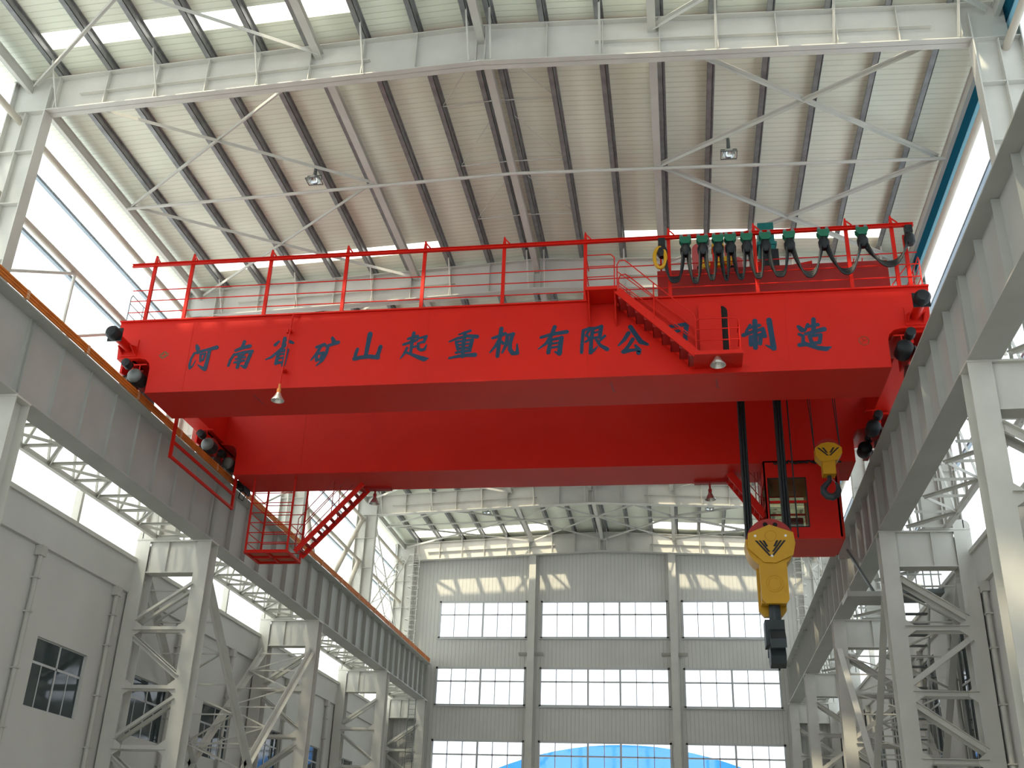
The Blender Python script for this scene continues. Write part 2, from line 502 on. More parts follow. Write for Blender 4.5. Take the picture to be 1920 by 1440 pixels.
for bi, (ya, yb) in enumerate(bays):
    ym = (ya + yb) / 2; zc = 22.28
    if bi > 0:
        tag(MB().path([(-13.2, ym, 21.95), (0, ym, 22.4), (13.2, ym, 21.95)], .055).build('cross_strut', STEEL, smooth=True),
            'thin white cross strut halfway along the roof ' + BAYN[bi], 'strut', 'cross struts')
    for s in (-1, 1):
        for hi, (a, b) in enumerate(((ya + .3, ym), (ym, yb))):
            for d in (0, 1):
                p = (s * 13.0, a if d == 0 else b, 22.05 + .03 * d); q = (s * 4.6, b if d == 0 else a, 22.4 + .03 * d)
                tag(MB().angle(p, q, .11).build('roof_brace', STEEL),
                    'white %s slope roof brace, %s half of %s, eave end %s' % (SIDE[s], 'near' if hi == 0 else 'far', BAYN[bi], 'nearer' if d == 0 else 'farther'), 'brace', 'roof cross braces')
            if bi == 4:
                for d in (0, 1):
                    p = (s * 4.6, a if d == 0 else b, 22.36 + .03 * d); q = (0, b if d == 0 else a, 22.44 + .03 * d)
                    tag(MB().angle(p, q, .09).build('roof_brace', STEEL),
                        'white roof brace beside the ridge, %s slope, %s half of end bay, outer end %s' % (SIDE[s], 'near' if hi == 0 else 'far', 'nearer' if d == 0 else 'farther'), 'brace', 'roof cross braces')
    if bi in (1, 2):
        for j, yy in enumerate((ya + 3.1, ya + 6.05, ya + 9.1)):
            for s in (-1, 1):
                tag(MB().tube((s * .02, yy, 22.95), (s * 1.75, yy + .05, 22.9), .02, 6).build('sag_rod', STEEL),
                    'thin sag rod between the ridge purlins, %s side, %s along the %s' % (SIDE[s], NTH[j], BAYN[bi]), 'rod', 'roof sag rods')
                tag(MB().tube((s * .32, yy - (2.2 if j else 2.0), 22.97), (s * 1.72, yy, 22.9), .012, 6).build('sag_rod', STEEL),
                    'thin slanting sag rod by the ridge, %s side, %s along the %s' % (SIDE[s], NTH[j], BAYN[bi]), 'rod', 'roof sag rods')
# high bay lamps
for x, yy, z, lab in ((-6.48, 27.18, 22.4, 'left of the ridge over the crane'), (6.79, 27.21, 22.4, 'right of the ridge over the crane'), (-6.56, 60.9, 22.4, 'left of the ridge near the end wall'), (6.77, 60.88, 22.4, 'right of the ridge near the end wall')):
    t = thing('high_bay_lamp', 'unlit high bay roof lamp with bright reflector ' + lab, 'lamp', (x, yy, z - .3), 'high bay roof lamps')
    m = MB()
    for sx in (-.24, .24): m.bar((x + sx, yy - .2, z - .16), (x + sx, yy + .2, z - .16), .02, .03)
    for sy in (-.2, .2): m.bar((x - .24, yy + sy, z - .16), (x + .24, yy + sy, z - .16), .02, .03)
    m.bar((x - .24, yy, z + .05), (x - .24, yy, z - .16), .02, .02, (0, 1, 0)); m.bar((x + .24, yy, z + .05), (x + .24, yy, z - .16), .02, .02, (0, 1, 0)); m.bar((x - .24, yy, z + .05), (x + .24, yy, z + .05), .03, .02)
    m.build('frame', MOTOR, t)
    MB().lathe([(.20, -.15), (.19, -.10), (.14, .0), (.06, .05), (.05, .05), (.13, -.01), (.18, -.10), (.195, -.148), (.20, -.15)], (x, yy, z), 20, 'z', False).build('reflector', CHROME, t, True)
    MB().lathe([(.05, .04), (.06, .10), (.05, .45)], (x, yy, z), 12).build('gear_housing', MOTOR, t, True)
    MB().lathe([(.015, .03), (.03, 0), (.03, -.06), (.01, -.09)], (x, yy, z), 10).build('bulb', WHITE, t, True)

# ------------------------------------------------------------------ latticed lower columns
for s in (-1, 1):
    for k, f in enumerate(FY):
        lab = 'white latticed twin-leg crane column on the %s side, %s from the camera' % (SIDE[s], ORD[k] if k else 'nearest')
        if k == 4: lab = 'white latticed twin-leg crane column on the %s side against the end wall' % SIDE[s]
        if k == 0: lab = 'white latticed twin-leg crane column on the %s side, nearest, at the photo edge' % SIDE[s]
        t = thing('lattice_column', lab, 'column', (s * 12.47, f + .3, 0), 'latticed crane columns')
        def leg(xa, xb, top, rounded=False):
            m = MB()
            fl = [(s * xa, 0), (s * xb, 0), (s * xb, top), (s * xa, top)]
            if rounded:
                fl = [(s * xa, 0), (s * xb, 0)] + [(s * ((xa + xb) / 2 + (xb - xa) / 2 * math.cos(a)), top - .1 + .2 * math.sin(a)) for a in [math.pi * i / 8 for i in range(9)]]
            m.prism(fl, 'y', f, f + .03)
            m.box(s * xa, s * xb, f + .57, f + .6, 0, 12.15)
            xm = (xa + xb) / 2
            m.box(s * (xm - .015), s * (xm + .015), f + .03, f + .57, 0, 12.15)
            return m.build('leg', STEEL, t)
        leg(11.1, 11.6, 12.15); leg(13.35, 13.85, 12.45, True)
        m = MB()
        m.box(s * 11.6, s * 13.35, f + .1, f + .12, 11.1, 12.15)
        m.box(s * 11.6, s * 13.35, f + .02, f + .55, 11.05, 11.09)
        m.box(s * 12.65, s * 12.67, f + .02, f + .1, 11.09, 12.15)
        m.box(s * 11.6, s * 13.35, f + .48, f + .5, 11.1, 12.15)
        m.build('cap_beam', STEEL, t)
        m = MB(); m.box(s * 11.08, s * 13.35, f - .02, f + .62, 12.15, 12.2); m.build('cap_plate', STEEL, t)
        zs_ = [11.0, 9.15, 7.22, 5.33, 3.4, 1.5]
        for yy in (f + .05, f + .55):
            for j in range(1, 6):
                m = MB().angle((s * 11.55, yy, zs_[j]), (s * 13.4, yy, zs_[j]), .13, .015, (0, 1, 0))
                m.build('cross_bar', STEEL, t)
            for j in range(5):
                zi, zo = (zs_[j] - .3, zs_[j + 1] + .3)
                p, q = ((s * 11.55, yy, zi), (s * 13.4, yy, zo)) if (j % 2 == 0) == True else ((s * 13.4, yy, zi), (s * 11.55, yy, zo))
                MB().angle(p, q, .15, .018, (0, 1, 0)).build('lacing_bar', STEEL, t)
        for zg in zs_[1:]:
            m = MB()
            m.prism([(s * 11.6, zg - .25), (s * 11.85, zg - .07), (s * 11.85, zg + .07), (s * 11.6, zg + .25)], 'y', f + .005, f + .02)
            m.prism([(s * 13.35, zg - .25), (s * 13.1, zg - .07), (s * 13.1, zg + .07), (s * 13.35, zg + .25)], 'y', f + .005, f + .02)
            m.build('gusset_plate', STEEL, t)

# double laced cross bracing between the second and third columns
for s in (-1, 1):
    ya, yb = FY[1] + .5, FY[2]
    for d in (0, 1):
        p0, p1 = ((ya, 10.9), (yb, 0.1)) if d == 0 else ((yb, 10.9), (ya, 0.1))
        t = thing('column_brace', 'white laced double brace between the %s columns, sloping down %s' % (SIDE[s], 'away from the camera' if d == 0 else 'towards the camera'), 'brace', (s * 12.5, 39.7, 0), 'laced column braces')
        for x in (11.35, 13.55):
            MB().angle((s * x, p0[0], p0[1]), (s * x, p1[0], p1[1]), .22, .02, (s, 0, 0)).build('chord', STEEL, t)
        n = 12
        for i in range(n):
            a, b = (i + .3) / n, (i + 1.3) / n
            xa, xb = (11.35, 13.55) if i % 2 == 0 else (13.55, 11.35)
            L = lambda u: (p0[0] + (p1[0] - p0[0]) * u, p0[1] + (p1[1] - p0[1]) * u)
            u, v = L(a), L(min(b, 1))
            MB().bar((s * xa, u[0], u[1]), (s * xb, v[0], v[1]), .07, .05).build('lacing_bar', STEEL, t)
            MB().bar((s * 11.35, u[0], u[1]), (s * 13.55, u[0], u[1]), .06, .05).build('lacing_bar', STEEL, t)

# ------------------------------------------------------------------ runway girders, rails, surge trusses
RB = [(9.66, 21.66)] + [(FY[i], FY[i + 1]) for i in range(4)]
for s in (-1, 1):
    for k, (ya, yb) in enumerate(RB):
        y0, y1 = ya + .31, yb + .29 if k < 4 else YW - .1
        lab = ['nearest the camera, cut off at the photo edge', 'carrying the front of the crane', 'second bay, under the rear of the crane', 'third bay, beyond the crane', 'last bay, ending at the end wall'][k]
        t = thing('runway_girder', 'grey %s runway girder, %s' % (SIDE[s], lab), 'girder', (s * 11.45, (y0 + y1) / 2, 12.2), 'crane runway girders')
        MB().box(s * 11.1, s * 11.8, y0, y1, 12.2, 12.24).build('bottom_flange', GIRD, t)
        MB().box(s * 11.05, s * 11.85, y0, y1, 14.46, 14.5).build('top_flange', GIRD, t)
        MB().box(s * 11.44, s * 11.46, y0, y1, 12.24, 14.46).build('web', GIRD, t)
        n = 8
        for i in range(n + 1):
            yy = y0 + .08 + (y1 - y0 - .16) * i / n
            MB().box(s * (11.36 if s < 0 and k < 2 else 11.26), s * 11.44, yy - .008, yy + .008, 12.26, 14.44).build('stiffener', GIRD, t)
        m = MB()
        m.box(s * 11.38, s * 11.52, y0, y1, 14.5, 14.53); m.box(s * 11.44, s * 11.46, y0, y1, 14.53, 14.61); m.box(s * 11.41, s * 11.49, y0, y1, 14.61, 14.66)
        m.build('rail', MOTOR, t)
        # horizontal surge truss outside the girder
        u = thing('surge_truss', 'white lattice truss outside the %s runway, %s' % (SIDE[s], lab), 'truss', (s * 12.5, (y0 + y1) / 2, 12.1), 'lattice trusses outside the runway')
        m = MB(); m.box(s * 13.1, s * 13.25, ya + .66, yb - .06, 12.24, 12.38); m.build('chord', STEEL, u)
        m = MB(); m.box(s * 12.9, s * 13.0, ya + .66, yb - .06, 14.3, 14.4); m.build('chord', STEEL, u)
        nn = 8
        for i in range(nn):
            u0 = ya + .7 + (yb - ya - .8) * i / nn; u1 = ya + .7 + (yb - ya - .8) * (i + 1) / nn
            xa, xb = (11.92, 13.15) if i % 2 == 0 else (13.15, 11.92)
            MB().angle((s * xa, u0, 12.33), (s * xb, u1, 12.33), .09).build('diagonal', STEEL, u)
            MB().angle((s * 11.92, u1, 12.34), (s * 13.15, u1, 12.34), .08).build('cross_bar', STEEL, u)
            MB().angle((s * (xb - .1), u0, 14.36), (s * (xa + (-.1 if xa > 12 else .05)), u1, 14.36), .09).build('diagonal', STEEL, u)
            MB().angle((s * 13.15, u0, 12.24), (s * 12.95, (u0 + u1) / 2, 14.32), .08).build('post', STEEL, u)
            MB().angle((s * 12.95, (u0 + u1) / 2, 14.32), (s * 13.15, u1, 12.24), .08).build('post', STEEL, u)
# orange conductor bars on the left runway
for j in range(3):
    z = 14.54 + .085 * j
    t = thing('conductor_bar', 'orange shrouded conductor bar on the left runway girder, %s of three' % ['lowest', 'middle', 'topmost'][j], 'conductor bar', (-11.02, 38, z), 'orange conductor bars')
    MB().box(-11.05, -11.0, 10, YW - .6, z - .028, z + .028).build('shroud', ORANGE, t)
    m = MB()
    yy = 12.0
    while yy < 67:
        m.box(-11.09, -10.985, yy - .05, yy + .05, z - .035, z + .035); yy += 3.0
    m.build('clamps', paint('conductor clamp', (0.66, 0.36, 0.2), 0.6), t)

# wall pipes, girts and wall braces
for s in (-1, 1):
    for j, z in enumerate((20.9, 18.4)):
        tag(MB().tube((s * 13.3, 10, z), (s * 13.3, YW - .3, z), .10, 12).build('wall_strut', TAN, smooth=True), 'cream round strut along the %s daylight wall, %s of two' % (SIDE[s], 'upper' if j == 0 else 'lower'), 'strut', 'wall struts')
    for j, z in enumerate((20.55, 18.65, 16.6, 14.6)):
        tag(MB().box(s * 13.86, s * 13.98, 10, YW - .1, z - .05, z + .05).build('wall_girt', HANDRAIL), 'thin blue-grey girt on the %s daylight wall, %s from the top' % (SIDE[s], NTH[j]), 'girt', 'wall girts')
    for k, (ya, yb) in enumerate(RB):
        lab = BAYN[k]
        ym = ya + 8.0 if k < 4 else ya + 5
        tag(MB().box(s * 13.75, s * 13.98, ym - .07, ym + .07, 11.56, 12.6).build('wall_post', STEEL), 'white intermediate post on the %s daylight wall, %s' % (SIDE[s], lab), 'post', 'wall posts')
        if k in (1, 2):
            pts = [(ya + .3, 16.2), (ya + 4.2, 18.4), (ya + 4.4, 14.6)]
            n = 3
            for i in range(n):
                a = ya + .3 + i * 3.9
                tag(MB().tube((s * 13.3, a, 16.1), (s * 13.3, a + 3.9, 18.32), .05, 8).build('wall_brace', STEEL), 'thin rising brace on the %s daylight wall, %s along the %s' % (SIDE[s], NTH[i], lab), 'brace', 'wall braces')
                tag(MB().tube((s * 13.3, a + 3.95, 18.3), (s * 13.3, a + 3.95, 14.4), .05, 8).build('wall_brace', STEEL), 'thin upright brace on the %s daylight wall, %s along the %s' % (SIDE[s], NTH[i], lab), 'brace', 'wall braces')
        if k == 3:
            ym = (ya + yb) / 2
            for (a, za, b, zz, lb) in ((yb, 20.9, ym, 14.5, 'far'), (ya + .4, 20.9, ym, 14.5, 'near'), (ya + .4, 18.4, ym, 20.9, 'upper near'), (yb, 18.4, ym + 3, 14.5, 'lower far')):
                tag(MB().tube((s * 13.3, a, za), (s * 13.3, b, zz), .13, 12).build('wall_brace', TAN, smooth=True), 'thick cream tube brace on the %s daylight wall, %s one of the fourth bay' % (SIDE[s], lb), 'brace', 'wall braces')
        if k == 4:
            for (a, za, b, zz, lb) in ((ya + .4, 21.4, yb, 14.5, 'falling away'), (ya + .4, 14.5, yb, 21.4, 'rising away')):
                t = thing('wall_brace', 'slender laced brace on the %s daylight wall by the end wall, %s' % (SIDE[s], lb), 'brace', (s * 13.2, ya + 4.8, 14.5), 'laced wall braces')
                for off in (0, .55):
                    MB().tube((s * (13.35 - off), a, za), (s * (13.35 - off), b, zz), .045, 8).build('chord', STEEL, t)
                n = 12
                for i in range(n):
                    q = lambda u: (a + (b - a) * u, za + (zz - za) * u)
                    u0, u1 = q(i / n), q((i + 1) / n)
                    xa, xb = (13.35, 12.8) if i % 2 == 0 else (12.8, 13.35)
                    MB().tube((s * xa, u0[0], u0[1]), (s * xb, u1[0], u1[1]), .028, 6).build('lacing_bar', STEEL, t)
    # downpipes
    for j, yy in enumerate((28.2, 32.9, 38.0, 43.1, 50.0, 56.2)):
        t = thing('downpipe', 'pale rain downpipe with hopper on the %s plaster wall, %s from the camera' % (SIDE[s], ORD[j]), 'pipe', (s * 13.72, yy, 0), 'downpipes')
        MB().tube((s * 13.80, yy, 0), (s * 13.80, yy, 10.1), .075, 10).build('pipe', PIPE, t, True)
        MB().box(s * 13.70, s * 13.91, yy - .16, yy + .16, 10.05, 10.35).build('hopper', PIPE, t)
        m = MB()
        for zc in (2, 3.6, 5.2, 6.8, 8.4, 9.4): m.box(s * 13.69, s * 13.91, yy - .1, yy + .1, zc - .02, zc + .02)
        m.build('clips', PIPE, t)

# caged ladders in the two far corners, high by the daylight wall, and one by the left end column
def ladder(x, y, z0, z1, lab, cage=False, mat=STEEL):
    t = thing('ladder', lab, 'ladder', (x, y, z0))
    for d in (-.22, .22): MB().bar((x + d, y, z0), (x + d, y, z1), .05, .03).build('rail', mat, t)
    z = z0 + .2
    while z < z1:
        MB().tube((x - .22, y, z), (x + .22, y, z), .015, 6).build('rung', mat, t); z += .32
    if cage:
        z = z0 + 1
        while z < z1:
            MB().path([(x + .36 * math.cos(a), y - .35 + .4 * math.sin(a), z) for a in [math.pi * (-1.25 + 1.5 * i / 8) for i in range(9)]], .025, 6).build('cage_hoop', mat, t); z += .7
ladder(-12.2, 66.6, 14.6, 21.4, 'white caged ladder high in the far left corner', True)
ladder(12.2, 66.6, 14.6, 21.4, 'white caged ladder high in the far right corner', True)
ladder(-11.75, 66.5, 2.0, 12.1, 'dark narrow ladder on the far left end column', False, MOTOR)

# neighbouring building seen through the lowest windows
t = thing('neighbouring_building', 'barrel roofed blue building outside, seen through the low windows', 'building', (-1, 115, -.25))
arc = [(-1 + 34 * math.sin(a), 14.8 - 34 + 34 * math.cos(a)) for a in [math.radians(-34 + 68 * i / 24) for i in range(25)]]
MB().prism([(arc[0][0], 8.0)] + arc + [(arc[-1][0], 8.0)], 'y', 110, 150).build('roof', BLUEROOF, t)
MB().box(-20, 18, 110.3, 149.7, -.25, 8.1).build('walls', PLASTER, t)

# ------------------------------------------------------------------ stair and landing beyond the right column
t = thing('access_stair', 'steel access stair and landing behind the second right column', 'stair', (12.9, 39, 0))
MB().box(11.9, 13.6, 36.9, 38.3, 11.05, 11.2).build('landing', MOTOR, t)
for i in range(14):
    z = 10.7 - .32 * i
    MB().box(12.55, 13.3, 38.4 + .22 * i, 38.65 + .22 * i, z, z + .04).build('step', MOTOR, t)
for x in (12.5, 13.35):
    MB().bar((x, 38.3, 11.0), (x, 41.5, 6.3), .05, .24).build('stringer', GIRD, t)
for x in [12.0 + .25 * i for i in range(7)]:
    MB().box(x - .02, x + .02, 36.95, 36.99, 11.2, 12.2).build('baluster', GIRD, t)
for z in (11.7, 12.2):
    MB().box(11.9, 13.6, 36.94, 37.0, z - .02, z + .02).build('handrail', GIRD, t)
t = thing('boarding_bracket', 'grey gallows bracket with steep stringer on the right runway girder', 'bracket', (10.95, 37, 10.9))
MB().box(10.45, 11.85, 36.9, 38.2, 10.95, 11.12).build('platform', GIRD, t)
MB().bar((10.55, 37.0, 11.1), (10.55, 37.0, 12.75), .05, .05).build('post', GIRD, t)
MB().bar((10.6, 37.0, 12.6), (11.35, 37.0, 11.1), .07, .16, (0, 1, 0)).build('stringer', MOTOR, t)
MB().prism([(10.55, 12.9), (10.75, 12.6), (11.1, 12.1), (10.7, 12.3), (10.3, 12.25), (10.3, 12.45)], 'y', 36.95, 37.05).build('gusset_plate', GIRD, t)

# ------------------------------------------------------------------ the red bridge crane
YC = 26.65
crane = thing('bridge_crane', 'big red double girder bridge crane with blue Chinese lettering', 'crane', (0, 31, 14.53))
def girder(name, y0, y1, lab):
    m = MB()
    half = [(11.87, 16.95), (11.75, 15.69), (11.0, 15.69)] + [(10.98 - .35 + .0 + .35 * (1 - math.sin(a)), 15.69 - .35 + .35 * math.cos(a)) for a in [math.radians(v) for v in (30, 60, 90)]] + [(10.63, 14.53)]
    poly = half + [(-x, z) for x, z in half[::-1]]
    m.prism(poly, 'y', y0, y1)
    m.box(-11.87, 11.87, y0 - .07, y1 + .07, 16.94, 16.985)
    m.box(-10.63, 10.63, y0 - .03, y1 + .03, 14.515, 14.54)
    g = m.build(name, RED, crane)
    if lab: tag(g, lab)
    return g
gf = girder('front_girder', YC, 28.5, 'front box girder with blue lettering')
gr = girder('rear_girder', 33.55, 35.3, 'plain rear box girder')
for x in (-9.47, -2.15, 2.5, 8.0):
    MB().box(x - .012, x + .012, YC - .006, YC, 14.56, 16.94).build('weld_seam', RED, gf)
for x in (-8.2, 0.3, 8.8):
    MB().box(x - .012, x + .012, 33.55 - .006, 33.55, 14.56, 16.9).build('weld_seam', RED, gr)
for x, s_ in ((-7.4, .5), (3.1, .45), (6.0, .4)):
    MB().prism([(x, 27.0), (x + .06, 26.95), (x + .09, 27.0 + s_), (x + .14, 27.2 + s_), (x + .05, 27.15 + s_)], 'z', 14.511, 14.515).build('scuff_mark', REDDK, gf)

# brush lettering: each stroke is a list of (x, y, width) in a 100-unit square
GLYPH = {
 '河': [[(22,94,9),(28,82,14)],[(18,66,8),(9,46,7),(7,22,8),(11,12,9)],[(11,12,8),(20,20,5),(27,40,3)],[(28,68,11),(60,76,9),(98,84,14)],[(42,60,7),(46,36,8)],[(42,60,7),(60,64,7),(55,40,7)],[(46,38,6),(56,40,6)],[(74,78,11),(72,40,11),(68,6,13)],[(68,6,12),(52,14,8),(38,24,3)]],
 '南': [[(56,99,11),(50,74,11)],[(27,68,10),(50,76,12),(80,82,13)],[(24,54,9),(12,34,9),(8,14,9)],[(22,52,9),(60,60,10),(92,62,12)],[(90,62,12),(82,34,12),(74,6,13)],[(74,6,12),(58,12,6)],[(40,52,7),(44,42,8)],[(64,56,8),(56,44,7)],[(34,36,8),(68,42,8)],[(30,24,8),(66,30,8)],[(51,46,11),(44,6,11)]],
 '省': [[(62,99,11),(60,72,11)],[(42,88,7),(30,76,11)],[(74,90,8),(86,84,10),(96,80,7)],[(68,74,10),(46,52,10),(22,32,9),(2,24,4)],[(48,52,11),(42,8,11)],[(48,52,9),(78,56,10)],[(77,56,12),(70,2,13)],[(46,40,7),(72,43,7)],[(44,26,7),(70,29,7)],[(42,10,9),(68,12,9)]],
 '矿': [[(18,68,10),(46,76,13)],[(36,74,11),(22,46,10),(2,22,5)],[(20,42,10),(24,20,10)],[(20,42,9),(46,48,9),(38,24,10)],[(24,22,9),(38,24,9)],[(74,99,10),(82,86,14)],[(56,70,10),(76,76,11),(98,82,13)],[(62,72,9),(58,46,11),(46,20,10),(26,2,5)]],
 '山': [[(54,97,15),(50,60,13),(46,18,12)],[(14,44,10),(9,26,10),(8,10,11)],[(7,10,13),(28,14,12),(60,16,13),(90,12,14)],[(96,50,12),(92,32,12),(86,12,13)]],
 '起': [[(42,99,10),(38,62,11)],[(24,78,9),(56,86,10)],[(8,58,8),(34,66,10),(54,72,9)],[(38,62,10),(36,28,9)],[(22,46,8),(14,26,8),(2,10,4)],[(38,46,7),(52,50,8)],[(16,32,7),(40,22,9),(68,10,13),(86,4,15),(100,6,4)],[(58,78,7),(88,84,9)],[(87,84,10),(80,64,9)],[(60,60,7),(80,66,8)],[(60,60,8),(62,42,9),(72,36,10),(84,38,9),(90,54,4)]],
 '重': [[(74,98,8),(56,92,9),(34,86,5)],[(2,62,5),(28,72,9),(66,80,10),(98,76,13)],[(26,60,9),(34,34,10)],[(26,60,8),(82,66,9)],[(82,66,11),(76,36,11)],[(32,48,7),(78,53,7)],[(34,36,8),(76,39,8)],[(56,92,10),(52,50,11),(52,8,11)],[(28,22,8),(54,26,9),(76,27,10)],[(6,4,7),(40,10,10),(70,12,11),(94,12,14)]],
 '机': [[(8,66,8),(30,72,11),(52,80,11)],[(38,99,12),(32,50,11),(28,2,11)],[(34,64,10),(20,38,9),(2,16,5)],[(36,56,8),(46,46,10)],[(60,74,10),(56,40,10),(44,14,6)],[(60,74,9),(80,78,11)],[(78,78,11),(70,46,11),(70,24,12),(80,10,13),(96,10,11)],[(96,10,11),(94,42,4)]],
 '有': [[(10,64,9),(50,74,11),(98,80,12)],[(56,99,12),(46,70,11),(28,42,9),(2,24,4)],[(44,54,11),(36,10,12)],[(46,54,9),(80,60,10)],[(80,60,13),(76,30,13),(74,6,14)],[(74,4,12),(58,12,5)],[(44,40,7),(76,44,7)],[(40,26,7),(74,30,7)]],
 '限': [[(14,82,10),(10,40,10),(8,6,10)],[(14,82,9),(38,90,9)],[(38,88,9),(24,64,8)],[(26,64,8),(38,52,9),(22,42,7)],[(48,86,9),(78,94,10)],[(78,94,12),(72,56,11)],[(48,72,7),(74,76,7)],[(46,54,8),(72,58,8)],[(48,88,11),(42,46,11),(40,4,12)],[(40,4,11),(54,14,8),(64,24,4)],[(90,60,9),(68,40,6)],[(58,52,8),(74,28,10),(98,14,13)]],
 '公': [[(38,78,12),(24,56,11),(4,36,5)],[(44,99,13),(66,64,13),(78,46,15),(100,36,8)],[(52,56,11),(36,32,10),(22,14,12)],[(20,14,13),(44,18,10),(70,20,8)],[(60,34,8),(72,18,13),(70,8,13)]],
 '司': [[(20,84,9),(88,92,12)],[(86,92,13),(80,50,12),(76,6,13)],[(76,6,12),(58,16,5)],[(16,64,8),(62,70,9)],[(20,48,10),(24,22,10)],[(20,48,8),(58,52,9),(52,26,10)],[(24,24,8),(52,27,8)]],
 '制': [[(26,84,8),(12,62,8)],[(22,74,8),(56,82,10)],[(2,50,12),(30,60,10),(62,68,10)],[(42,97,14),(40,50,13),(38,6,13)],[(24,44,10),(24,16,11)],[(24,44,8),(60,50,9)],[(58,50,11),(54,20,11)],[(54,18,9),(46,22,6)],[(66,70,11),(70,44,13)],[(88,98,15),(92,50,14),(96,2,15)],[(95,3,12),(82,8,8),(70,14,3)]],
 '造': [[(4,76,10),(14,64,15)],[(4,50,9),(16,44,9),(14,24,10),(22,18,10)],[(2,14,12),(24,16,12),(60,2,13),(84,-2,14),(100,4,4)],[(34,82,9),(22,60,7)],[(30,74,8),(66,80,11)],[(54,99,12),(50,54,12)],[(24,50,9),(56,58,11),(84,64,14)],[(36,42,10),(42,18,11)],[(36,42,9),(72,46,10),(66,20,11)],[(42,18,10),(66,20,10)]],
}
def glyph(ch, cx, cz, w, h, y):
    m = MB()
    for si, st in enumerate(GLYPH[ch]):
        dy = -0.0004 * si
        pts = [(cx + (a - 50) / 100 * w, cz + (b - 50) / 100 * h, c / 100 * w * 1.25) for a, b, c in st]
        # smooth the stroke a little
        fine = []
        for i in range(len(pts) - 1):
            for j in range(4):
                u = j / 4
                fine.append(tuple(pts[i][k] + (pts[i + 1][k] - pts[i][k]) * u for k in range(3)))
        fine.append(pts[-1])
        sides = []
        for i, (a, b, c) in enumerate(fine):
            p = fine[max(0, i - 1)]; q = fine[min(len(fine) - 1, i + 1)]
            d = Vector((q[0] - p[0], q[1] - p[1])).normalized()
            n = Vector((-d.y, d.x)) * (c / 2)
            sides.append(((a + n.x, y + dy, b + n.y), (a - n.x, y + dy, b - n.y)))
        vs = [v for pr in sides for v in pr]
        m.add(vs, [(2 * i, 2 * i + 1, 2 * i + 3, 2 * i + 2) for i in range(len(sides) - 1)])
        for (a, b, c) in pts:
            m.add([(a + c * .5 * math.cos(t), y + dy - .0002, b + c * .5 * math.sin(t)) for t in [math.pi * k / 5 for k in range(10)]], [list(range(10))])
    return m.build('painted_character', BLUEPAINT, gf)
for ch, px, pz in zip('河南省矿山起重机有限公司制造', (-9.01, -7.8, -6.60, -5.22, -3.92, -2.50, -1.09, .12, 1.51, 2.67, 3.76, 4.98, 7.22, 8.70), (15.64, 15.66, 15.72, 15.66, 15.76, 15.72, 15.72, 15.74, 15.72, 15.72, 15.62, 15.70, 15.66, 15.62)):
    glyph(ch, px, pz, .84 if ch not in '限南矿' else .80, .92, YC - .008)
# maker's emblem near each end
for x, z in ((-10.25, 15.77), (10.0, 15.35)):
    m = MB()
    if x < 0:
        m.prism([(x - .17, z), (x, z + .13), (x, z + .035), (x - .05, z)], 'y', YC - .004, YC)
        m.prism([(x + .17, z), (x, z - .13), (x, z - .035), (x + .05, z)], 'y', YC - .004, YC)
        m.prism([(x - .17, z - .02), (x - .02, z - .14), (x - .02, z - .06), (x - .08, z - .02)], 'y', YC - .004, YC)
        m.prism([(x + .17, z + .02), (x + .02, z + .14), (x + .02, z + .06), (x + .08, z + .02)], 'y', YC - .004, YC)
    else:
        m.path([(x + .13 * math.cos(a), YC - .002, z + .13 * math.sin(a)) for a in [math.pi * i / 10 for i in range(20)]], .010, 6, True)
        for a in (.5, 2.0, 3.6): m.bar((x, YC - .003, z), (x + .11 * math.cos(a), YC - .003, z + .11 * math.sin(a)), .02, .006)
    m.build('maker_emblem', LOGO, gf)
# inspection hatch, its leaf standing open
MB().prism(round_rect(5.75, 6.42, 14.93, 16.62, .18), 'y', YC - .012, YC - .002).build('hatch_shade_panel', HOLE_SHADE, gf)  # flat plate on the closed face, painted with the shade of the opening
m = MB()
m.prism(round_rect(5.62, 6.24, 14.93, 16.66, .16), 'y', YC - .17, YC - .14)
m.build('hatch_door', RED, gf)

